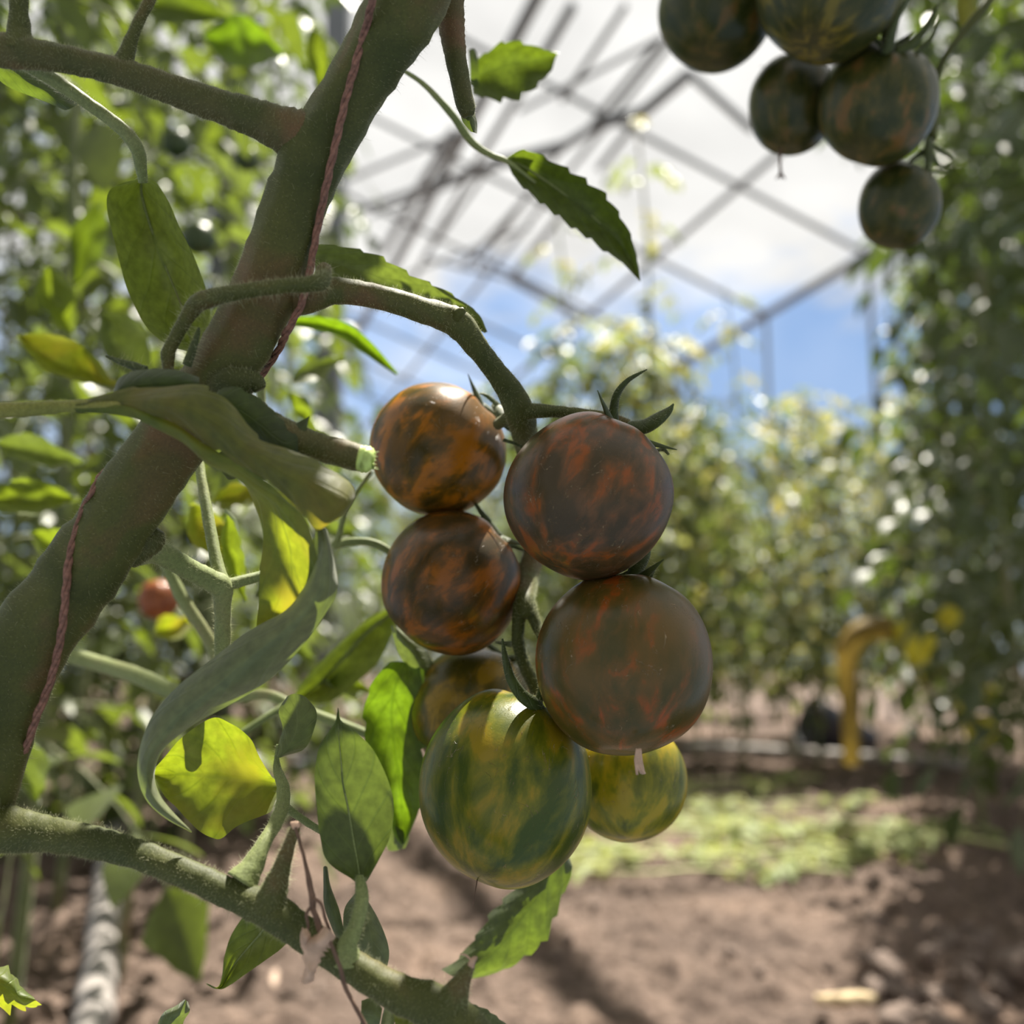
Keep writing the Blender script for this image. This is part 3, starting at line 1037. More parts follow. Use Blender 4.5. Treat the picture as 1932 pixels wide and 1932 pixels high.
def hairs(samples, count, lo, hi, rad, seed, name, parent, droop=0.0, long_n=0, long_len=0.003):
    Vs = np.concatenate([s[0] for s in samples])
    Ns = np.concatenate([s[1] for s in samples])
    Ts = np.concatenate([s[2] for s in samples])
    sides_of = [s[3] for s in samples]
    rs = np.random.RandomState(seed)
    q = MB()
    off_ = 0
    pick = []
    for s in samples:
        k = s[3]
        nv = len(s[0])
        # area weight: spread count over each sample tube by its number of vertices
        pick.append((off_, nv, k))
        off_ += nv
    tot = sum(p[1] for p in pick)
    Vh, Fh = [], []
    for (o0, nv, k) in pick:
        c = int(count * nv / tot) + (0)
        cl = int(long_n * nv / tot)
        for i in range(c + cl):
            a = rs.randint(0, nv - k)
            row, col = divmod(a, k)
            b = row * k + (col + 1) % k
            f1, f2 = rs.rand(), rs.rand()
            p = (Vs[o0 + a] * (1 - f1) + Vs[o0 + b] * f1) * (1 - f2) + (Vs[o0 + a + k] * (1 - f1) + Vs[o0 + b + k] * f1) * f2
            nn = Ns[o0 + a] * (1 - f1) + Ns[o0 + b] * f1
            nn = nn / (np.linalg.norm(nn) + 1e-9)
            ln = rs.uniform(lo, hi) if i < c else long_len * rs.uniform(0.6, 1.3)
            rd = rad if i < c else rad * 1.4
            d = nn + (rs.rand(3) - 0.5) * (0.7 if i < c else 0.9)
            d /= np.linalg.norm(d)
            u = np.cross(d, Ts[o0 + a])
            u /= np.linalg.norm(u) + 1e-9
            w = np.cross(d, u)
            bend = (rs.rand(3) - 0.5) * 0.4 * ln
            mid = p + d * ln * 0.55
            tip = p + d * ln + bend
            base = len(Vh)
            p = p - nn * rd
            for cpt, rr in ((p, rd), (mid, rd * 0.7)):
                for j in range(3):
                    an = 2.0944 * j
                    Vh.append(cpt + (u * math.cos(an) + w * math.sin(an)) * rr)
            Vh.append(tip)
            for j in range(3):
                j2 = (j + 1) % 3
                Fh.append((base + j, base + j2, base + 3 + j2, base + 3 + j))
                Fh.append((base + 3 + j, base + 3 + j2, base + 6))
    q.add(Vh, Fh)
    o = q.build(name, M_HAIR, parent)
    o['kind'] = 'stuff'
    return o


def limb(name, trace, mat, parent=plant, sides=24, n=None, rough=0.10, ridge=0.02, hair=0, long_n=0, hl=(0.0005, 0.0012), label=None, flat=1.0, seed=1, long_len=0.0024):
    """trace: (x, y, radius in pixels, distance)."""
    q = MB()
    s = q.tube([(P(x, y, d), PX(r_, d)) for x, y, r_, d in trace], sides=sides, n=n or 8 * len(trace), rough=rough, ridge=ridge, flat=flat)
    o = q.build(name, mat, parent)
    if label:
        o['label'] = label
    if hair or long_n:
        h = hairs([(*s, sides)], hair, hl[0], hl[1], 0.000022, seed, 'fine_hairs', o, long_n=long_n, long_len=long_len)
        h.location = (0, 0, 0)
    return o


STEM = [(-190, 2700, 90, 0.30), (-180, 2200, 84, 0.29), (-140, 1850, 80, 0.28), (-100, 1640, 78, 0.272), (-56, 1510, 80, 0.27), (-27, 1400, 82, 0.27), (8, 1300, 80, 0.27), (62, 1200, 76, 0.27),
        (140, 1100, 74, 0.27), (212, 1000, 71, 0.27), (278, 900, 68, 0.27), (350, 800, 66, 0.27), (418, 705, 63, 0.27), (476, 602, 62, 0.27), (522, 500, 65, 0.27),
        (552, 400, 57, 0.27), (592, 300, 62, 0.27), (650, 200, 57, 0.27), (705, 110, 60, 0.268), (757, 25, 70, 0.266), (800, -60, 66, 0.264), (850, -180, 58, 0.262), (900, -400, 50, 0.27), (930, -700, 46, 0.29)]
stem_o = limb('main_stem', STEM, M_STEM, sides=40, n=200, hair=17000, long_n=900, ridge=0.035, rough=0.10)
limb('branch', [(600, 268, 52, .27), (548, 250, 46, .269), (500, 230, 38, .268), (430, 205, 32, .267), (350, 178, 29, .266), (250, 143, 26, .264), (150, 117, 25, .262), (70, 103, 28, .26), (20, 97, 31, .26),
                (-60, 85, 30, .26), (-160, 60, 28, .26)], M_PURP, hair=6000, long_n=90, seed=2)
limb('twig', [(228, 130, 26, .264), (237, 108, 17, .264), (248, 75, 12, .264), (262, 40, 10, .264), (283, 0, 10, .265), (300, -40, 9, .267)], M_STEM, sides=16, hair=900, long_n=30, seed=3)
limb('twig', [(35, 100, 34, .26), (36, 60, 22, .26), (36, 20, 17, .26), (34, -40, 16, .26)], M_STEM, sides=16, hair=900, long_n=40, seed=4)
limb('petiole', [(30, 110, 14, .265), (80, 138, 13, .268), (130, 170, 13, .272), (180, 205, 12, .276), (235, 248, 13, .280), (260, 283, 13, .284), (266, 315, 11, .288), (270, 345, 8, .29)], M_STEM_L, sides=14, hair=900, long_n=20, seed=5)
# fruit stalk
limb('fruit_stalk', [(530, 560, 36, .272), (580, 560, 33, .27), (640, 549, 25, .272), (720, 562, 23, .276), (790, 583, 24, .281), (850, 603, 27, .287), (872, 618, 27, .289), (900, 655, 22, .293), (935, 700, 21, .298), (962, 738, 25, .302), (980, 775, 28, .305),
                     (988, 810, 25, .314), (996, 850, 22, .334), (1016, 930, 20, .354), (1010, 1030, 20, .352), (995, 1090, 21, .342), (990, 1135, 19, .328), (995, 1165, 16, .325)], M_STEM, n=120, hair=6000, long_n=260, seed=6, long_len=0.002)
limb('fruit_stalk_knuckle', [(858, 600, 12, .285), (868, 590, 10, .283), (876, 584, 6, .283)], M_STEM, sides=12)
limb('pedicel', [(975, 778, 22, .304), (1000, 776, 15, .303), (1040, 776, 12, .302), (1100, 780, 9, .305), (1150, 786, 8, .307), (1185, 800, 9, .308)], M_STEM, sides=14, hair=1500, long_n=40, seed=7)
limb('pedicel', [(985, 1140, 17, .328), (978, 1175, 13, .326), (978, 1215, 12, .326), (990, 1255, 12, .326), (1008, 1292, 13, .326), (1018, 1325, 12, .325)], M_STEM, sides=14, hair=900, long_n=60, seed=8)
limb('pedicel', [(996, 1140, 15, .328), (1006, 1165, 12, .326), (1018, 1190, 11, .324), (1032, 1215, 11, .32), (1050, 1240, 10, .318)], M_STEM, sides=14, hair=700, long_n=50, seed=9)
limb('pedicel', [(975, 770, 14, .306), (955, 790, 12, .315), (940, 800, 11, .325)], M_STEM, sides=12)
# bent leaf stalk lying over the stem
limb('petiole', [(612, 508, 14, .262), (606, 530, 17, .256), (585, 536, 15, .252), (520, 541, 14, .250), (440, 553, 15, .252), (385, 566, 18, .256), (366, 580, 16, .258), (345, 612, 13, .258), (322, 655, 12, .258),
                 (317, 672, 13, .258), (318, 700, 10, .258)], M_STEM, sides=16, n=90, hair=2000, long_n=260, seed=10, long_len=0.0026)
limb('bud_tip', [(352, 690, 9, .256), (362, 662, 8, .256), (372, 632, 5, .256), (375, 618, 2, .256)], M_SEPAL, sides=10, hair=100, long_n=70, seed=11)
limb('bud_tip', [(275, 700, 10, .252), (250, 690, 8, .252), (225, 682, 5, .252), (200, 671, 2, .252)], M_SEPAL, sides=10, hair=50, long_n=50, seed=12, label='dark pointed tip')
# swollen node with pinkish scar and the cut stub
limb('node', [(395, 730, 28, .266), (440, 722, 30, .262), (480, 722, 20, .262), (490, 735, 12, .262)], M_PURP, sides=20, hair=800, seed=13)
limb('cut_stub', [(455, 770, 34, .266), (500, 800, 30, .258), (560, 828, 27, .252), (620, 848, 26, .25), (670, 862, 26, .248), (690, 867, 25, .2475)], M_PURP, sides=24, hair=2600, long_n=20, seed=14, hl=(.0003, .0007))
q = MB()
q.tube([(P(680, 864, .2476), PX(25.5, .248)), (P(695, 868, .2473), PX(24, .248)), (P(704, 870, .2472), PX(15, .248)), (P(702, 870, .2472), PX(6, .248))], sides=24, n=16, rough=0.25)
for i in range(7):
    a = i * 0.9
    q.tube([(P(700, 868 + 15 * math.sin(a), .2475 + 0.0015 * math.cos(a)), .0002), (P(711 + i % 3 * 2, 869 + 17 * math.sin(a), .2475 + 0.0015 * math.cos(a)), .00004)], sides=5, n=4)
o = q.build('cut_face', M_CUT, plant)
o['label'] = 'bright green cut end'
# lower branch
limb('branch', [(-120, 1530, 70, .272), (-60, 1545, 62, .27), (-10, 1560, 50, .268), (40, 1568, 40, .266), (90, 1574, 33, .265), (180, 1590, 30, .262), (260, 1612, 27, .26), (350, 1648, 27, .257), (430, 1684, 28, .255), (515, 1722, 33, .252),
                (590, 1775, 30, .25), (680, 1833, 30, .248), (760, 1878, 35, .246), (830, 1905, 42, .245), (900, 1960, 36, .244), (960, 2040, 30, .244)], M_STEM, n=130, hair=9000, long_n=220, seed=15)
limb('petiole', [(455, 1665, 34, .256), (475, 1635, 22, .258), (497, 1592, 14, .262), (520, 1552, 13, .268), (533, 1520, 13, .274), (534, 1485, 12, .28), (524, 1455, 9, .286), (522, 1432, 5, .288), (525, 1405, 4, .288)], M_STEM_L, sides=14, hair=900, long_n=40, seed=16)
limb('petiole', [(535, 1520, 9, .276), (560, 1538, 7, .28), (585, 1555, 7, .285), (612, 1572, 6, .29)], M_STEM_L, sides=10, hair=150, seed=17)
limb('stub', [(505, 1715, 34, .252), (517, 1680, 26, .251), (532, 1635, 17, .25), (545, 1595, 12, .25), (557, 1565, 9, .25), (560, 1558, 5, .25)], M_STEM, sides=16, hair=900, long_n=120, seed=18)
limb('stub', [(840, 1915, 44, .245), (862, 1870, 24, .243), (878, 1838, 14, .242), (888, 1822, 9, .242)], M_STEM, sides=16, hair=700, long_n=20, seed=19)
q = MB()
q.tube([(P(884, 1832, .242), PX(8, .24)), (P(893, 1812, .242), PX(7, .24)), (P(900, 1806, .242), PX(2, .24))], sides=8, n=12, rough=.5)
q.tube([(P(890, 1812, .242), PX(2, .24)), (P(878, 1802, .242), PX(2, .24)), (P(868, 1800, .242), PX(1, .24))], sides=6, n=8)
q.build('dry_tip', M_DRY, plant)
q = MB()
q.tube([(P(560, 1562, .25), PX(9, .25)), (P(557, 1556, .25), PX(10, .25)), (P(548, 1552, .25), PX(3, .25))], sides=8, n=10, rough=.8)
o = q.build('dry_tip', M_DRY, plant)
# swelling where leaf stalk E leaves the branch
limb('petiole', [(655, 1815, 30, .248), (655, 1785, 20, .248), (668, 1755, 15, .249), (680, 1715, 14, .251), (682, 1680, 12, .254), (678, 1655, 8, .257)], M_STEM_L, sides=16, hair=500, long_n=10, seed=20)
# side shoot behind the stem
limb('side_shoot', [(262, 1035, 32, .275), (295, 1040, 24, .279), (350, 1070, 20, .287), (400, 1097, 21, .294), (418, 1108, 22, .297), (420, 1140, 16, .30), (420, 1200, 15, .305), (420, 1280, 14, .31)], M_STEM_L, n=60, hair=1500, long_n=80, seed=21)
limb('twig', [(420, 1108, 18, .297), (408, 1060, 12, .30), (393, 980, 11, .307), (378, 890, 9, .315), (368, 800, 8, .325)], M_STEM_L, sides=14, hair=500, seed=22)
limb('twig', [(415, 1108, 14, .297), (450, 1098, 11, .30), (500, 1085, 10, .305), (560, 1075, 9, .31)], M_STEM_L, sides=12, hair=300, seed=23)
limb('node', [(240, 1045, 30, .272), (285, 1020, 26, .272), (300, 1000, 12, .272)], M_PURP, sides=20, hair=900, long_n=90, seed=24)


# ---- leaves of the main plant, outlines read off the photograph
def blade(name, rows, d, mat, parent=plant, mo=-0.003, label=None, **kw):
    """rows: three (x, y[, distance]) edge / middle / edge points from stalk to tip."""
    q = MB()
    out = []
    multi = rows if isinstance(rows[0], list) else [rows]
    for rws in multi:
        R = []
        for row in rws:
            tr = []
            for i, c in enumerate(row):
                dd = c[2] if len(c) > 2 else d + (mo if i == 1 else 0)
                tr.append(P(c[0], c[1], dd))
            R.append(tr)
        q.sheet(R, **kw)
    o = q.build(name, mat, parent)
    for rb in getattr(q, 'ribs', []):
        qr = MB()
        qr.tube(rb, sides=8, n=40)
        qr.build('midrib', M_STEM_L, o).location = (0, 0, 0)
    if label:
        o['label'] = label
    return o


limb('petiole', [(-60, 778, 17, .245), (0, 775, 16, .243), (100, 769, 13, .2415), (190, 764, 11, .2405), (250, 765, 8, .2395), (320, 785, 6, .2385), (400, 838, 4, .238)], M_PET, sides=14, hair=1600, long_n=20, seed=25, hl=(.0003, .0007))
d = .238
A1 = [((140, 760, .241), (142, 764, .2395), (144, 768, .240)), ((190, 744, .240), (194, 755, .2385), (198, 764, .2395)), ((235, 734, .240), (240, 752, .238), (245, 768, .238)), ((300, 729, .240), (300, 757, .234), (290, 784, .238)), ((370, 728, .240), (352, 765, .232), (335, 800, .238)), ((425, 748, .242), (412, 798, .232), (395, 842, .238)),
      ((468, 805, .242), (460, 840, .232), (450, 876, .237)), ((500, 834, .241), (498, 862, .232), (490, 896, .236)), ((545, 848, .240), (540, 890, .230), (530, 930, .235)), ((610, 878, .239), (590, 915, .229), (562, 960, .234)),
      ((668, 922, .240), (635, 955, .230), (590, 995, .234)), ((650, 965, .240), (625, 985, .233), (598, 1004, .235))]
A2 = [((140, 768, .240), (142, 773, .240), (144, 778, .241)), ((198, 764, .2395), (200, 773, .239), (202, 782, .240)), ((245, 767, .238), (248, 778, .238), (252, 790, .239)), ((290, 784, .238), (297, 800, .237), (305, 815, .239)), ((335, 800, .238), (345, 818, .237), (352, 838, .240)), ((395, 842, .238), (392, 862, .238), (395, 878, .242)),
      ((450, 876, .237), (440, 890, .240), (430, 895, .246)), ((505, 908, .236), (480, 920, .242), (458, 908, .250)), ((545, 945, .235), (520, 955, .243), (484, 962, .252)), ((578, 985, .236), (540, 1010, .245), (497, 1012, .253)),
      ((600, 1050, .240), (550, 1060, .248), (492, 1075, .254)), ((610, 1110, .244), (550, 1125, .251), (487, 1140, .256)), ((600, 1160, .25), (550, 1180, .256), (483, 1185, .258))]
blade('leaf', [A1], d, M_LEAFA, n=60, m=16, bump=.0008, tooth=.25, teeth=5, seed=1, quilt=.0004)
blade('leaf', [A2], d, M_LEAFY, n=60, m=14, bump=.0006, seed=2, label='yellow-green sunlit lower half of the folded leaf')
A3 = [((594, 992, .244), (606, 994, .242), (618, 1000, .246)), ((592, 1040, .246), (614, 1030, .238), (632, 1065, .246)), ((575, 1100, .248), (608, 1090, .238), (636, 1115, .247)), ((540, 1150, .25), (585, 1140, .239), (610, 1165, .249)),
      ((470, 1190, .252), (535, 1190, .240), (562, 1230, .252)), ((400, 1243, .253), (465, 1245, .241), (505, 1285, .254)), ((335, 1295, .254), (400, 1300, .242), (430, 1332, .255)), ((288, 1350, .255), (335, 1352, .245), (365, 1368, .256)),
      ((264, 1410, .256), (290, 1412, .248), (312, 1410, .258)), ((260, 1465, .257), (276, 1462, .250), (292, 1455, .258)), ((277, 1512, .258), (288, 1508, .252), (300, 1495, .258)), ((320, 1548, .259), (325, 1542, .255), (330, 1535, .259)),
      ((362, 1572, .26), (362, 1571, .26), (363, 1570, .26))]
blade('leaf', [A3], d, M_LEAFG, n=80, m=18, bump=.0006, seed=3, quilt=.0005, label='long grey-green rolled leaf curling down')
blade('leaf', [[((395, 748), (405, 775), (415, 805)), ((440, 729), (445, 770), (450, 830)), ((488, 752), (490, 800), (500, 860)), ((512, 772), (515, 820), (520, 880)), ((545, 800), (540, 835), (550, 880)), ((570, 792), (567, 825), (570, 860)), ((584, 784), (578, 805), (575, 830))]],
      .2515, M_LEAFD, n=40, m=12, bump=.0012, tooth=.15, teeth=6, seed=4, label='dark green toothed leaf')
blade('leaf', [[((215, 738), (218, 746), (222, 752)), ((228, 712), (235, 732), (240, 750)), ((265, 699), (280, 722), (290, 745)), ((330, 698), (332, 720), (335, 742)), ((376, 712), (376, 724), (376, 736))]], .246, M_LEAFD, mo=-.004, n=30, m=12, bump=.0008, seed=5,
      label='small dark folded leaf')
blade('leaf', [[((424, 880), (424, 885), (424, 890)), ((405, 862), (415, 885), (430, 905)), ((430, 850), (440, 880), (455, 900)), ((460, 870), (465, 885), (468, 895))]], .262, M_LEAFD, n=20, m=8, bump=.001, seed=6)
C = [((512, 1468), (525, 1485), (530, 1500)), ((492, 1435), (500, 1478), (512, 1530)), ((470, 1395), (465, 1472), (490, 1542)), ((435, 1366), (430, 1466), (450, 1556)), ((400, 1356), (395, 1462), (412, 1582)), ((352, 1384), (350, 1458), (372, 1562)), ((308, 1430), (315, 1462), (322, 1512)),
     ((284, 1456), (285, 1462), (288, 1470))]
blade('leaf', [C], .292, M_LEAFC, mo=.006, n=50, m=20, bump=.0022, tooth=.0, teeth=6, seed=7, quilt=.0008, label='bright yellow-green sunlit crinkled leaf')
blade('leaf', [[((520, 1428), (526, 1430), (534, 1428)), ((526, 1400), (545, 1408), (575, 1412)), ((534, 1372), (560, 1375), (594, 1372)), ((527, 1340), (560, 1340), (597, 1342)), ((542, 1314), (558, 1309), (578, 1316))]], .288, M_LEAFG, n=26, m=12, bump=.0008, seed=8, label='pale sunlit small leaf')
Eb = [((664, 1658), (679, 1668), (694, 1660)), ((618, 1626), (676, 1635), (716, 1620)), ((604, 1580), (668, 1590), (736, 1578)), ((597, 1520), (658, 1530), (743, 1525)), ((593, 1465), (648, 1475), (734, 1478)), ((601, 1412), (642, 1420), (706, 1418)), ((620, 1380), (639, 1385), (670, 1380)),
      ((632, 1362), (638, 1362), (644, 1362)), ((637, 1336), (637, 1336), (638, 1336))]
blade('leaf', [Eb], .258, M_LEAFE, mo=.003, n=50, m=20, bump=.0006, seed=9, quilt=.0004, rib=.00035, label='upright oval leaf with clear veins')
blade('leaf', [[((668, 1688), (680, 1690), (690, 1696)), ((648, 1720), (690, 1730), (712, 1735)), ((650, 1770), (700, 1775), (733, 1785)), ((668, 1808), (705, 1812), (732, 1818)), ((705, 1835), (714, 1837), (722, 1834))]], .272, M_LEAFG, mo=-.004, n=24, m=12, bump=.001, seed=10)
blade('leaf', [[((610, 1636), (614, 1634), (618, 1636)), ((610, 1670), (618, 1670), (624, 1672)), ((612, 1710), (625, 1710), (640, 1716)), ((630, 1760), (642, 1765), (652, 1770)), ((648, 1790), (652, 1792), (656, 1794))]], .268, M_LEAFE, n=24, m=8, seed=11)
Gl = [((735, 1248), (765, 1250), (800, 1265)), ((705, 1285), (748, 1290), (800, 1300)), ((687, 1340), (738, 1345), (800, 1345)), ((692, 1400), (742, 1400), (800, 1405)), ((712, 1460), (752, 1460), (805, 1470)), ((728, 1520), (758, 1520), (795, 1520)), ((742, 1570), (756, 1572), (776, 1565)), ((758, 1594), (760, 1595), (763, 1594))]
blade('leaf', [Gl], .345, M_LEAFV, mo=.006, n=44, m=16, bump=.0022, tooth=.2, teeth=6, seed=12, quilt=.001, label='bright green backlit leaf behind the upright one')
blade('leaf', [[((728, 1560), (740, 1556), (750, 1560)), ((725, 1585), (745, 1590), (772, 1575)), ((730, 1600), (740, 1606), (765, 1600))]], .352, M_LEAFG, n=12, m=6)
blade('leaf', [[((738, 1180), (745, 1183), (752, 1185)), ((748, 1225), (765, 1215), (780, 1205)), ((765, 1255), (785, 1245), (805, 1230)), ((792, 1276), (805, 1270), (820, 1255))]], .352, M_LEAFG, n=20, m=8, bump=.001, seed=13)
Hl = [((486, 1700), (515, 1712), (562, 1752)), ((462, 1725), (498, 1752), (535, 1785)), ((436, 1765), (466, 1790), (500, 1812)), ((424, 1805), (440, 1822), (462, 1838)), ((420, 1840), (425, 1850), (436, 1856)), ((410, 1862), (412, 1866), (416, 1866)), ((388, 1854), (390, 1857), (393, 1858))]
blade('leaf', [Hl], .268, M_LEAF, mo=.004, n=40, m=16, bump=.001, seed=14, rib=.0004)
Jl = [((1040, 1606), (1056, 1604), (1072, 1612)), ((1005, 1640), (1040, 1645), (1080, 1645)), ((965, 1685), (1015, 1690), (1062, 1690)), ((930, 1722), (985, 1732), (1043, 1738)), ((900, 1765), (950, 1777), (1012, 1790)), ((862, 1808), (910, 1820), (955, 1830)), ((832, 1832), (860, 1842), (892, 1845))]
blade('leaf', [Jl], .345, M_LEAFD, mo=-.006, n=44, m=16, bump=.0018, tooth=.2, teeth=7, seed=15, quilt=.0012, label='leaf hanging behind the lowest striped tomato')
blade('leaf', [[((880, 1890), (885, 1915), (885, 1960)), ((915, 1900), (915, 1930), (910, 1980)), ((950, 1925), (945, 1950), (940, 1990)), ((970, 1950), (970, 1970), (960, 2000))]], .26, M_LEAFG, n=24, m=10, bump=.001, tooth=.3, teeth=5, seed=16)
blade('leaf', [[((683, 1885), (682, 1910), (680, 1945)), ((705, 1880), (703, 1915), (700, 1950)), ((722, 1900), (718, 1925), (712, 1950))]], .262, M_LEAFG, n=16, m=8, bump=.001, seed=17)
limb('petiole', [(740, 1885, 10, .262), (735, 1910, 12, .262), (728, 1960, 14, .262)], M_STEM_L, sides=10)
blade('leaf', [[((740, 1905), (745, 1930), (750, 1965)), ((770, 1908), (775, 1940), (780, 1975)), ((800, 1922), (805, 1945), (800, 1970))]], .262, M_LEAFY, n=16, m=8, seed=18)
blade('leaf', [[((-40, 1820), (-30, 1850), (-20, 1890)), ((0, 1822), (5, 1855), (0, 1905)), ((20, 1828), (28, 1870), (30, 1905)), ((32, 1850), (38, 1885), (55, 1903)), ((55, 1878), (68, 1888), (80, 1895))]], .30, M_LEAFY, mo=-.006, n=36, m=12, bump=.0015, tooth=.5, teeth=4, seed=19, label='pale lobed leaf')
blade('leaf', [[((290, 1950), (310, 1945), (340, 1965)), ((305, 1915), (322, 1920), (345, 1930)), ((330, 1900), (345, 1902), (358, 1908)), ((348, 1886), (351, 1887), (355, 1890))]], .29, M_LEAFG, n=16, m=8, bump=.001, seed=20)
# upper leaves
blade('leaf', [[((262, 335), (268, 340), (276, 335)), ((205, 362), (268, 370), (300, 350)), ((212, 430), (285, 430), (335, 420)), ((232, 520), (315, 510), (372, 500)), ((265, 600), (345, 585), (392, 560)), ((315, 650), (360, 640), (392, 610)), ((372, 668), (378, 668), (384, 664))]],
      .305, M_LEAF, mo=.012, n=44, m=16, bump=.0015, seed=21, rib=.0005, label='drooping folded leaf on the upper branch')
blade('leaf', [[((-40, 80), (-30, 105), (-20, 130)), ((40, 120), (30, 140), (10, 160)), ((110, 165), (95, 180), (80, 190)), ((150, 195), (140, 205), (125, 210))]], .30, M_LEAFD, n=20, m=8, bump=.001, seed=22)
Kl = [((952, 300), (956, 305), (958, 311)), ((992, 283), (984, 312), (975, 340)), ((1050, 308), (1035, 345), (1015, 378)), ((1100, 335), (1080, 378), (1058, 412)), ((1140, 368), (1118, 408), (1098, 440)), ((1175, 415), (1155, 445), (1140, 474)), ((1198, 468), (1184, 482), (1172, 496)), ((1209, 530), (1208, 530), (1207, 530))]
blade('leaf', [Kl], .355, M_LEAFD, mo=.007, n=50, m=14, bump=.0014, tooth=.22, teeth=9, seed=23, rib=.0005, label='dark pointed leaf on a thin stalk against the roof')
limb('petiole', [(760, 132, 4, .34), (800, 160, 5, .342), (850, 213, 7, .345), (890, 268, 7, .35), (925, 292, 6, .353), (957, 305, 5, .355), (1010, 345, 3, .36)], M_STEM_L, sides=10)
limb('twig', [(848, -60, 30, .285), (848, 0, 28, .285), (852, 50, 25, .285), (860, 110, 20, .285), (870, 165, 18, .286), (880, 205, 17, .286), (884, 218, 12, .286)], M_PURP, sides=16, hair=800, seed=30)
blade('leaf', [[((868, 205), (880, 205), (894, 208)), ((872, 228), (886, 228), (900, 230)), ((888, 248), (894, 250), (900, 252))]], .29, M_LEAFD, n=12, m=6, seed=24)
blade('leaf', [[((882, 95), (886, 120), (886, 160)), ((893, 92), (893, 130), (895, 165)), ((900, 100), (904, 135), (903, 168))]], .385, M_LEAFD, n=12, m=6, seed=25)
blade('leaf', [[((890, 120), (890, 150), (892, 180)), ((925, 92), (930, 135), (930, 188)), ((962, 78), (972, 122), (978, 182)), ((1010, 86), (1014, 116), (1015, 162)), ((1056, 98), (1050, 108), (1042, 128))]], .39, M_LEAFD, mo=.008, n=30, m=12, bump=.002, tooth=.25, teeth=5, seed=26, label='dark leaf against the white roof')
blade('leaf', [[((585, 462), (590, 485), (595, 515)), ((645, 466), (645, 500), (640, 540)), ((705, 480), (700, 518), (695, 555)), ((770, 515), (765, 548), (755, 582)), ((845, 552), (840, 580), (835, 612)), ((900, 588), (895, 603), (890, 618)), ((920, 628), (918, 628), (915, 630))]],
        .318, M_LEAFG, mo=.006, n=50, m=14, bump=.0014, tooth=.25, teeth=8, seed=27, label='toothed grey-green leaf behind the fruit stalk')
blade('leaf', [[((545, 598), (548, 606), (550, 614)), ((590, 596), (600, 610), (590, 622)), ((650, 608), (650, 625), (640, 635)), ((700, 645), (695, 655), (685, 665)), ((752, 705), (750, 706), (748, 708))]], .40, M_LEAFV, mo=.006, n=30, m=10, bump=.002, seed=28)
blade('leaf', [[((770, 1130), (765, 1135), (760, 1140)), ((700, 1165), (690, 1195), (720, 1240)), ((640, 1215), (640, 1250), (670, 1290)), ((580, 1275), (590, 1300), (620, 1325)), ((555, 1310), (560, 1315), (566, 1320))]], .42, M_LEAF, mo=.01, n=30, m=12, bump=.002, rib=.0013, seed=29)
limb('side_shoot', [(90, 1225, 14, .42), (180, 1250, 15, .42), (260, 1275, 16, .41), (330, 1305, 15, .40), (420, 1320, 11, .395), (500, 1310, 10, .39), (560, 1335, 10, .385), (640, 1365, 10, .38), (700, 1388, 9, .38)], M_STEM_L, sides=12, n=50, seed=31, hair=300)
limb('twig', [(540, 1330, 7, .385), (500, 1355, 7, .38), (450, 1388, 7, .375)], M_STEM_L, sides=10)
limb('twig', [(630, 1030, 8, .36), (665, 1022, 8, .36), (705, 1025, 8, .36), (740, 1045, 8, .36), (770, 1080, 8, .362)], M_STEM_L, sides=10)
limb('twig', [(700, 890, 4, .36), (672, 930, 4, .36), (650, 970, 5, .36), (640, 1010, 6, .36), (632, 1030, 8, .36)], M_STEM_L, sides=10)
limb('twig', [(310, 1060, 10, .38), (345, 1130, 12, .38), (390, 1200, 12, .38), (410, 1250, 11, .38)], M_STEM_L, sides=10)
limb('twig', [(490, 700, 8, .34), (492, 740, 8, .34), (496, 800, 7, .34)], M_STEM_L, sides=10)
# loose leaves of the plant further back
rr = rng_(77)


def loose(x, y, l, ang, w, d, mat):
    ca, sa = math.cos(ang), math.sin(ang)
    pr_ = [0.05, .7, 1.0, .85, .5, .03]
    rows = []
    for i, k in enumerate(pr_):
        t = i / 5
        cx, cy = x + ca * l * (t - .5), y + sa * l * (t - .5) + l * .12 * t * t
        rows.append(((cx - sa * w * k, cy + ca * w * k, d + .02 * t), (cx, cy, d + .012 + .02 * t), (cx + sa * w * k, cy - ca * w * k, d + .02 * t + rr.uniform(-.01, .01))))
    blade('leaf', [rows], d, mat, n=20, m=8, bump=.003, tooth=.1, teeth=5, seed=int(x + y))


for a in [(130, 672, 210, .35, 38, .42, M_LEAFY), (240, 650, 150, .9, 45, .44, M_LEAFG), (60, 930, 180, -.15, 36, .45, M_LEAF), (395, 1000, 120, 1.0, 36, .40, M_LEAFY), (440, 1040, 160, 1.3, 22, .36, M_LEAF), (545, 1060, 190, -.9, 40, .44, M_LEAFG),
          (70, 845, 170, .1, 28, .5, M_LEAFG), (450, 930, 110, -.35, 22, .42, M_LEAFY), (600, 690, 120, -.5, 16, .5, M_LEAFG), (660, 1290, 90, .1, 18, .42, M_LEAF), (120, 1030, 140, .4, 30, .5, M_LEAF), (570, 770, 80, .9, 16, .5, M_LEAF),
          (460, 75, 150, .1, 50, .62, M_LEAFV), (600, 110, 120, 1.5, 20, .6, M_LEAF), (330, 0, 200, .1, 40, .6, M_LEAFD), (110, 560, 130, 1.1, 36, .6, M_LEAF), (165, 455, 150, 1.9, 34, .62, M_LEAFD), (60, 1450, 110, 1.4, 34, .5, M_LEAFG),
          (560, 1215, 80, .5, 22, .5, M_LEAFG), (330, 1180, 90, -.4, 24, .55, M_LEAFY), (640, 1000, 90, .3, 15, .5, M_LEAFG)]:
    loose(*a)

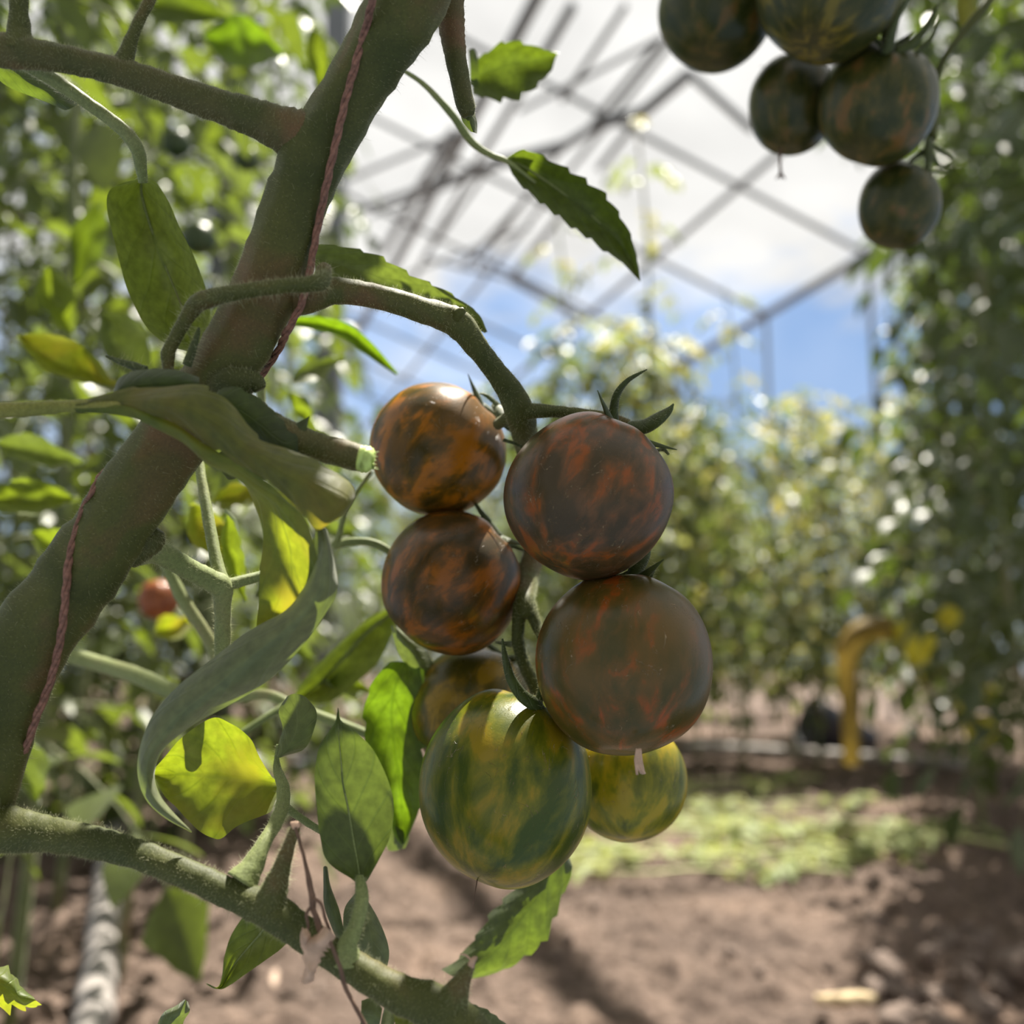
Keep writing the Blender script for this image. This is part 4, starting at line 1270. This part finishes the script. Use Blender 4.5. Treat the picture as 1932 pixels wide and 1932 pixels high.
# ------------------------------------------------------------------ twine
cen = catmull([(x, y, r_, d) for x, y, r_, d in STEM], 900)


def on_stem(x, y, lift=6):
    dd = np.hypot(cen[:, 0] - x, cen[:, 1] - y)
    i = int(np.argmin(dd))
    R = PX(cen[i, 2], cen[i, 3])
    o_ = min(PX(dd[i], cen[i, 3]), R * 0.90)
    return cen[i, 3] - math.sqrt(R * R - o_ * o_) - PX(lift, .27) - 0.0004


def strand_path(pts):
    out = []
    for p in pts:
        if len(p) == 3:
            out.append(P(*p))
        else:
            out.append(P(p[0], p[1], on_stem(*p)))
    return out


tp = strand_path([(740, -200, .25), (722, -70, .252), (703, 0, .252), (688, 60), (668, 130), (652, 190), (638, 250), (620, 330), (603, 410), (590, 480), (580, 535), (566, 580), (540, 628),
                  (522, 665, .274), (470, 740, .286), (390, 850, .287), (300, 890, .287), (225, 880, .285), (196, 893, .275), (180, 920), (158, 962), (142, 1010), (130, 1060), (124, 1120), (118, 1180), (108, 1235), (92, 1295), (70, 1350), (45, 1420, .268), (10, 1480, .282)])
arr = catmull([tuple(p) for p in tp], 520)
q = MB()
for s in range(3):
    pts = []
    T = np.gradient(arr, axis=0)
    for i in range(len(arr)):
        t_ = T[i] / (np.linalg.norm(T[i]) + 1e-9)
        u_ = np.cross(t_, [0, 1, 0]); u_ /= np.linalg.norm(u_) + 1e-9
        w_ = np.cross(t_, u_)
        a = i * 0.22 + s * 2.094
        pts.append(arr[i] + (u_ * math.cos(a) + w_ * math.sin(a)) * 0.00050)
    C_ = [(Vector(p), 0.00058) for p in pts]
    q.tube(C_, sides=7, n=len(C_), rough=0.2)
tag(q.build('twine', M_TWINE), 'thin red-brown twine wound around the thick tomato stem', 'twine')

# ------------------------------------------------------------------ tomatoes
def cdir(x, y, z):
    """right, up, towards the camera -> world."""
    return (RT * x + UP * y - FW * z).normalized()


def tomato(x, y, rx, ry, d, axis, label, mat, seed, dimple=0.16, group=None, sepals=(), hidden=3, scar=None, style=None):
    c = P(x, y, d)
    R = (PX(rx, d) + PX(ry, d)) / 2
    asp = ry / rx
    ax = cdir(*axis)
    e = empty('tomato', c, label, 'tomato', group)
    side = ax.cross(FW).normalized()
    oth = ax.cross(side)
    M3 = Matrix((side, oth, ax)).transposed()
    V, F, S = [], [], []
    nu, nv = 96, 60
    for j in range(nv + 1):
        ph = math.pi * j / nv
        for i in range(nu):
            th = 2 * math.pi * i / nu
            dl = Vector((math.sin(ph) * math.cos(th), math.sin(ph) * math.sin(th), math.cos(ph)))
            rr_ = R * (1 - dimple * math.exp(-(ph / 0.30) ** 2) - 0.03 * math.exp(-((math.pi - ph) / 0.2) ** 2))
            rr_ *= 1 + 0.010 * math.cos(4 * th + seed) * math.sin(ph) ** 2 + 0.014 * math.cos(5 * th + seed) * math.exp(-((ph - .5) / .45) ** 2) + 0.035 * noise.noise(dl * 1.1 + Vector((seed, 0, 0)))
            w = M3 @ (dl * rr_)
            # slight flattening seen in the photograph
            u_ = w.dot(UP)
            w = w + UP * u_ * (asp ** .5 - 1) + RT * w.dot(RT) * (asp ** -.5 - 1)
            V.append(w)
            sp_ = math.sin(ph) ** 0.55
            S.append((math.cos(th) * sp_, math.sin(th) * sp_, dl.z * 0.55))
    for j in range(nv):
        for i in range(nu):
            i2 = (i + 1) % nu
            F.append((j * nu + i, (j + 1) * nu + i, (j + 1) * nu + i2, j * nu + i2))
    q = MB()
    q.add(V, F)
    o = q.build('skin', mat, e, origin=Vector((0, 0, 0)))
    a_ = o.data.attributes.new('streak', 'FLOAT_VECTOR', 'POINT')
    a_.data.foreach_set('vector', np.array(S, dtype=np.float32).ravel())
    n_ = 0
    for sp in sepals:
        n_ += 1
        q = MB()
        pts = [(P(a, b, dd), PX(rw, dd)) for a, b, rw, dd in sp]
        s_ = q.tube(pts, sides=12, n=26, flat=.55)
        so_ = q.build('sepal', M_SEPAL, e)
        h = hairs([(*s_, 12)], 160, .0004, .0009, .00002, seed * 10 + n_, 'fine_hairs', so_, long_n=40, long_len=.0016)
        h.location = (0, 0, 0)
    top = c + ax * R * (1 - dimple) 
    for k in range(hidden):
        a = k * 6.283 / max(1, hidden) + seed
        dirv = side * math.cos(a) + oth * math.sin(a)
        q = MB()
        pts = []
        for i in range(6):
            t = i / 5
            pts.append((top + dirv * R * 0.75 * t + ax * R * (0.05 + 0.22 * t * (1 if k % 2 else .6)), R * (0.085 * (1 - t) + .006)))
        q.tube(pts, sides=8, n=16, flat=.4)
        q.build('sepal', M_SEPAL, e)
    if scar:
        q = MB()
        r = rng_(seed)
        for k in range(7):
            x0, y0 = scar[0], scar[1]
            q.tube([(P(x0 + r.uniform(-4, 4), y0, scar[2]), .0004), (P(x0 + r.uniform(-7, 7), y0 + 22, scar[2]), .0005), (P(x0 + 3 + r.uniform(-10, 10), y0 + 44 + r.uniform(-4, 6), scar[2]), .00035)], sides=6, n=10, rough=.3)
        q.build('blossom_remnant', M_DRY, e)
    if style:
        q = MB()
        q.tube([(P(a, b, dd), rw) for a, b, rw, dd in style], sides=7, n=16)
        if len(style) > 3:
            a, b, rw, dd = style[-1]
            for k in (-1, 0, 1):
                q.tube([(P(a, b - 3, dd), rw), (P(a + 9 * k, b + 8, dd), rw * .4)], sides=5, n=5)
        q.build('dried_style', M_DRYST, e)
    return e


DG = (0.030, 0.040, 0.010)
T1m = tomato_material('skin_orange_brown', (0.050, 0.034, 0.004), (0.15, 0.070, 0.005), (0.40, 0.135, 0.005), 1.0, .47, flush=(0.13, 0.06, .006))
T2m = tomato_material('skin_brown_orange', (0.048, 0.030, 0.007), (0.115, 0.050, 0.008), (0.27, 0.085, 0.007), 2.0, .49)
T3m = tomato_material('skin_brown_red', (0.050, 0.032, 0.012), (0.105, 0.050, 0.018), (0.23, 0.062, 0.012), 3.3, .50, scars=.9)
T4m = tomato_material('skin_olive_red', (0.055, 0.044, 0.007), (0.105, 0.056, 0.010), (0.25, 0.058, 0.007), 4.9, .53, flush=(0.12, 0.068, .014), scars=.8)
T5m = tomato_material('skin_green_yellow', (0.040, 0.064, 0.003), (0.125, 0.130, 0.005), (0.25, 0.18, 0.008), 5.0, .50, size=2.3)
T6m = tomato_material('skin_olive', (0.070, 0.062, 0.008), (0.15, 0.10, 0.010), (0.28, 0.17, 0.012), 6.0, .50)
T7m = tomato_material('skin_yellow_green', (0.08, 0.095, 0.006), (0.20, 0.185, 0.008), (0.32, 0.24, 0.010), 7.4, .46, size=2.3)
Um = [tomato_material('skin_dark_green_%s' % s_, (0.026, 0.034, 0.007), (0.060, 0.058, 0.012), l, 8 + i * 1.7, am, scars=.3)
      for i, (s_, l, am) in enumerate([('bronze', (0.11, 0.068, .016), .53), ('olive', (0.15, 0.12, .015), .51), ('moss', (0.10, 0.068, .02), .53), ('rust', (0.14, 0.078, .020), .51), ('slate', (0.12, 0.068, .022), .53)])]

tomato(827, 848, 130, 126, .347, (.62, .62, -.05), 'orange-brown tomato, topmost of the near left pair, sunlit on top', T1m, 1,
       sepals=[[(935, 765, 9, .33), (948, 780, 13, .325), (958, 800, 12, .322), (966, 815, 3, .321)], [(945, 770, 6, .33), (920, 748, 4, .325), (905, 742, 1.5, .325)], [(950, 830, 4, .32), (975, 838, 3, .318), (990, 848, 1.5, .318)]])
tomato(854, 1098, 132, 138, .337, (.66, .62, -.12), 'brown tomato with orange streaks, directly below the orange one on the left', T2m, 2, hidden=3)
tomato(1109, 936, 158, 156, .286, (.42, .85, -.32), 'large red-brown streaked tomato, upper right of the ripe cluster, with two curling sepals', T3m, 3, hidden=3,
       sepals=[[(1158, 800, 12, .299), (1158, 770, 10, .296), (1165, 742, 9, .293), (1182, 720, 7, .291), (1200, 708, 5, .29), (1221, 697, 1.5, .289)],
               [(1185, 805, 12, .30), (1215, 805, 17, .297), (1240, 792, 17, .294), (1262, 775, 10, .292), (1271, 762, 2, .291)],
               [(1240, 850, 5, .30), (1252, 848, 4, .298), (1262, 858, 2, .297)]])
tomato(1177, 1251, 168, 171, .285, (.12, .92, -.36), 'largest tomato, olive-brown flushed red, with a dry blossom remnant at its tip', T4m, 4, hidden=3, scar=(1205, 1412, .264),
       sepals=[[(1190, 1100, 14, .30), (1200, 1075, 16, .297), (1215, 1050, 13, .295), (1226, 1030, 4, .294)], [(1225, 1095, 5, .295), (1232, 1075, 5, .293), (1240, 1062, 1.5, .292)], [(1140, 1090, 5, .30), (1170, 1086, 4, .298), (1185, 1078, 2, .297)]])
tomato(956, 1484, 163, 180, .30, (.30, .86, -.42), 'green and yellow striped tomato, lowest and frontmost, with bright sunlit top', T5m, 5, hidden=2, style=[(902, 1650, .0002, .292), (898, 1675, .00015, .29), (892, 1712, .0001, .29)],
       sepals=[[(1032, 1352, 8, .295), (1012, 1332, 13, .291), (985, 1312, 13, .288), (964, 1280, 11, .286), (953, 1240, 7, .285), (948, 1205, 2, .285)], [(1015, 1325, 9, .297), (1022, 1300, 7, .297), (1020, 1270, 3, .297)]])
tomato(898, 1342, 120, 126, .355, (.50, .80, -.2), 'olive tomato half hidden behind the striped green one', T6m, 6, hidden=3, sepals=[[(975, 1215, 7, .335), (960, 1215, 6, .332), (935, 1212, 2, .33)]])
tomato(1183, 1470, 110, 116, .335, (.1, .85, -.5), 'yellow-green tomato peeking out behind the largest tomato', T7m, 7, hidden=3)

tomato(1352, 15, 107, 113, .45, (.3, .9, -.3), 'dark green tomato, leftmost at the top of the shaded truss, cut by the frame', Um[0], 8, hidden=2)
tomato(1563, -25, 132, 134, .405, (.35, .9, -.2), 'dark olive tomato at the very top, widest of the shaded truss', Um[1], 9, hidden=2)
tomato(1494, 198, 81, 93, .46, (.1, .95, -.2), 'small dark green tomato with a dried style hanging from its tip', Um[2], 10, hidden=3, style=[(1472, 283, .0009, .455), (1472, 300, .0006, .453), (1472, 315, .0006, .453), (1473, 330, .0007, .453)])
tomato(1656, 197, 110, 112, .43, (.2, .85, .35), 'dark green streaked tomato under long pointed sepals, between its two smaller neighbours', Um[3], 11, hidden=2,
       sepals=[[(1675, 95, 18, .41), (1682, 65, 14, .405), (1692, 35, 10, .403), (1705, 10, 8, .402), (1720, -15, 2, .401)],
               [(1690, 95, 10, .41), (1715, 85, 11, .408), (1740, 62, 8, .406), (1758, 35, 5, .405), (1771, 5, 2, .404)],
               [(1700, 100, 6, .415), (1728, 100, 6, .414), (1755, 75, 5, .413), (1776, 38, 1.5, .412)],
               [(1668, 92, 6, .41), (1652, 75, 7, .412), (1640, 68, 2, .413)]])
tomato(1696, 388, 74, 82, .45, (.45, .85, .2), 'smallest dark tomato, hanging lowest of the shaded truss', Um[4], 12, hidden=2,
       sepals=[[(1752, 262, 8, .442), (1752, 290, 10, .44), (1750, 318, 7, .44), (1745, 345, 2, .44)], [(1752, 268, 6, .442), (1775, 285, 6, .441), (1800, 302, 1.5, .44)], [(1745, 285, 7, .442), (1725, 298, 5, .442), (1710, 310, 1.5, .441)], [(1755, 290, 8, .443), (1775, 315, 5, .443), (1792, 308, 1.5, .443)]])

# the plant that carries the shaded truss
p2 = empty('tomato_plant', P(2150, 1700, .62) * 1.0, 'second tomato plant whose green stalks carry the dark shaded truss', 'tomato plant')
p2.location.z = 0
limb('fruit_stalk', [(2100, -420, 26, .5), (1960, -150, 16, .47), (1870, -5, 10, .45), (1820, 60, 9, .447), (1785, 105, 7, .445), (1765, 150, 8, .447), (1765, 210, 8, .455), (1758, 262, 9, .447)], M_STEM, parent=p2, sides=12, n=60, hair=500)
limb('fruit_stalk', [(1960, -150, 16, .47), (1800, -120, 14, .45), (1720, -60, 12, .43), (1680, 40, 12, .415), (1672, 95, 12, .412)], M_STEM, parent=p2, sides=12)
limb('fruit_stalk', [(1800, -120, 14, .45), (1660, -180, 14, .45), (1580, -160, 12, .43), (1500, -150, 12, .46), (1380, -120, 10, .46)], M_STEM, parent=p2, sides=12)
limb('main_stem', [(2150, 2600, 50, .66), (2160, 1700, 50, .62), (2150, 800, 48, .55), (2120, 0, 46, .5), (2080, -700, 40, .5)], M_STEM, parent=p2, sides=16, n=60)
blade('leaf', [[((1808, -20), (1822, -20), (1840, -25)), ((1805, 20), (1822, 25), (1845, 15)), ((1812, 50), (1820, 52), (1828, 45))]], .47, M_LEAFY, parent=p2, n=14, m=8, seed=40)

# ------------------------------------------------------------------ dried flower truss hanging on the lower branch
e = empty('dried_flower_truss', P(590, 1750, .24), 'papery dried brown flower remains hanging over the lower branch', 'dried flower')
q = MB()
q.tube([(P(558, 1562, .2465), .0004), (P(572, 1610, .243), .0004), (P(583, 1660, .241), .0006), (P(590, 1700, .240), .0008), (P(592, 1722, .24), .0006)], sides=8, n=24, rough=.3)
for pts in ([(592, 1705), (578, 1725), (582, 1750), (572, 1778)], [(592, 1710), (602, 1740), (608, 1762)], [(590, 1695), (606, 1705), (614, 1735), (622, 1756)], [(590, 1715), (597, 1742), (604, 1765), (600, 1780)]):
    q.tube([(P(a, b, .2395), .0004) for a, b in pts], sides=6, n=14, rough=.4)
q.tube([(P(618, 1765, .2385), .0004), (P(640, 1820, .2385), .0005), (P(655, 1870, .2385), .0005), (P(695, 1945, .2385), .0005), (P(720, 2000, .239), .0004)], sides=6, n=20, rough=.3)
q.build('dry_stalk', M_DRYST, e)
q = MB()
dd = .2385
q.sheet([(P(612, 1748, dd), P(622, 1755, dd - .002), P(634, 1768, dd)), (P(592, 1768, dd), P(605, 1776, dd - .003), P(620, 1790, dd)), (P(570, 1775, dd), P(585, 1792, dd - .003), P(608, 1806, dd)), (P(568, 1812, dd), P(583, 1818, dd - .002), P(600, 1822, dd)),
         (P(572, 1838, dd), P(582, 1842, dd - .002), P(593, 1845, dd)), (P(566, 1862, dd), P(576, 1866, dd), P(592, 1858, dd))], n=40, m=14, bump=.0018, tooth=.5, teeth=9, seed=50)
q.sheet([(P(572, 1745, dd), P(575, 1750, dd), P(580, 1748, dd)), (P(566, 1765, dd), P(576, 1768, dd - .002), P(586, 1765, dd)), (P(568, 1785, dd), P(575, 1790, dd), P(584, 1788, dd))], n=14, m=8, bump=.001, seed=51)
q.build('papery_petals', M_DRY, e)

# ------------------------------------------------------------------ a few tomatoes far back in the thicket
m_bt = tomato_material('skin_unripe', (0.02, 0.035, 0.012), (0.04, 0.06, 0.02), (0.06, .09, .03), 20, .5, scars=0)
m_br = tomato_material('skin_ripe_red', (0.16, 0.04, 0.01), (0.22, 0.06, 0.015), (0.30, .10, .02), 21, .5, scars=0)
for (x, y, r0, d, m_, lab) in [(333, 270, 28, 1.25, m_bt, 'dark unripe tomato hanging blurred behind the upper branch'), (465, 300, 24, 1.3, m_bt, 'dark unripe tomato blurred close to the fork of the upper branch'),
                               (375, 450, 32, 1.2, m_bt, 'dark unripe tomato blurred behind the drooping folded leaf'), (300, 1130, 38, .75, m_br, 'blurred reddish ripe tomato deep in the thicket under the stem')]:
    tomato(x, y, r0, r0, d, (.1, 1, .1), lab, m_, int(x), hidden=0)

# ------------------------------------------------------------------ unseen upper foliage added to the main plant, leaflets placed for dappled shade
LIT = [(930, 1325, .29, 26), (905, 1345, .288, 20), (980, 1330, .29, 16), (860, 740, .335, 30), (900, 765, .335, 20), (540, 960, .243, 24), (555, 1020, .244, 24), (520, 930, .243, 12), (450, 1430, .292, 26), (470, 1490, .292, 22), (330, 1480, .292, 18),
       (110, 1555, .26, 30), (170, 1565, .258, 22), (270, 1600, .256, 12), (925, 985, .325, 14), (560, 1370, .288, 30), (740, 1330, .345, 30), (770, 1450, .345, 25), (1040, 1640, .345, 22), (500, 1780, .268, 22), (1280, 1450, .33, 16),
       (1260, 1430, .33, 14), (640, 860, .247, 22), (380, 1080, .29, 26), (400, 1000, .305, 22), (700, 550, .273, 20), (790, 565, .277, 20), (180, 205, .275, 25), (1000, 300, .355, 16), (935, 150, .39, 22), (20, 1860, .30, 30)]
lit_pts = [(P(x, y, d), PX(rp, d)) for x, y, d, rp in LIT]
SHADE = [(1109, 850, .28), (1060, 950, .27), (1177, 1120, .27), (1180, 1250, .27), (956, 1480, .28), (854, 1050, .31), (827, 860, .32), (500, 450, .27), (400, 720, .27), (280, 880, .27), (150, 1080, .27), (60, 1250, .27), (560, 330, .27), (700, 120, .27),
         (400, 740, .24), (480, 870, .24), (610, 930, .24), (600, 1100, .24), (480, 1230, .245), (350, 1340, .25), (640, 1450, .258), (680, 1550, .258), (450, 1680, .255), (600, 1780, .25), (750, 1870, .246), (898, 1260, .34), (1150, 830, .28),
         (1352, 0, .45), (1563, -20, .42), (1494, 130, .46), (1656, 120, .43), (1696, 330, .45), (900, 1420, .29), (1020, 1420, .29), (1120, 800, .29), (440, 550, .25), (350, 170, .266), (200, 130, .263), (60, 100, .26), (220, 400, .3), (300, 480, .3), (900, 640, .29),
         (1090, 380, .355), (1050, 350, .355), (1130, 420, .355), (1180, 470, .355), (1020, 320, .355), (960, 120, .39), (1000, 120, .39), (1030, 110, .39), (650, 500, .345), (700, 510, .345), (800, 550, .345), (860, 585, .345), (980, 1720, .345), (930, 1780, .345), (880, 1820, .345), (1000, 1680, .345), (460, 1780, .268), (440, 1820, .268), (640, 1400, .258), (620, 1600, .258), (660, 1700, .25), (320, 1440, .25), (280, 1480, .25), (420, 1280, .245), (540, 1180, .245), (560, 1240, .24), (500, 1050, .25), (1600, 60, .42), (1700, 200, .43), (1600, 200, .43), (1740, 380, .45),(1300, 30, .45),(1400, 60, .45), (1470, 240, .46), (760, 870, .33), (900, 1150, .32), (700, 50, .27), (620, 250, .27), (520, 560, .27), (330, 850, .27), (750, 520, .345), (1040, 830, .28), (1230, 900, .29), (1100, 1000, .28), (1300, 1200, .28), (1250, 1150, .27), (1100, 1150, .27)]
fo, st = MB(), MB()
rc = rng_(321)


def clear(c, s):
    for lp, lr in lit_pts:
        w = c - lp
        k = w.dot(SUN)
        if k > 0 and (w - SUN * k).length < s * 0.85 + lr:
            return False
    pr_ = proj(c - Vector((0, 0, s)))
    if pr_ and pr_[1] > -60 and -100 < pr_[0] < 2032:
        return False
    return True


crown = [P(900, -400, .27), P(930, -700, .29), P(900, -1150, .33), P(940, -1700, .36)]
st.tube([(p, 0.007 - .001 * i) for i, p in enumerate(crown)], sides=12, n=20)
for (x, y, d) in SHADE:
    for rep in range(6):
        T = P(x, y, d) + Vector((rc.uniform(-.012, .012), rc.uniform(-.012, .012), 0))
        c = T + SUN * rc.uniform(0.36, 0.62)
        l = rc.uniform(.05, .075)
        if not clear(c, l * .45):
            continue
        a = rc.uniform(0, 6.28)
        dv = Vector((math.cos(a), math.sin(a), rc.uniform(-.2, .2)))
        leaflet(fo, c - dv.normalized() * l * .5, dv, Vector((0, 0, 1)), l, l * rc.uniform(.30, .42), rc, .2, .3)
        if rep == 0:
            kk = min(crown, key=lambda p: (p - c).length)
            midp = (kk + c) / 2 + Vector((0, 0, .03))
            if all((lambda w: (w - SUN * w.dot(SUN)).length > lr + .003)(midp - lp) for lp, lr in lit_pts):
                st.tube([(kk, .0022), (midp, .0016), (c, .0008)], sides=5, n=10)
st.build('upper_stem', M_STEM, plant)
fo.build('added_shade_foliage', M_LEAF, plant)
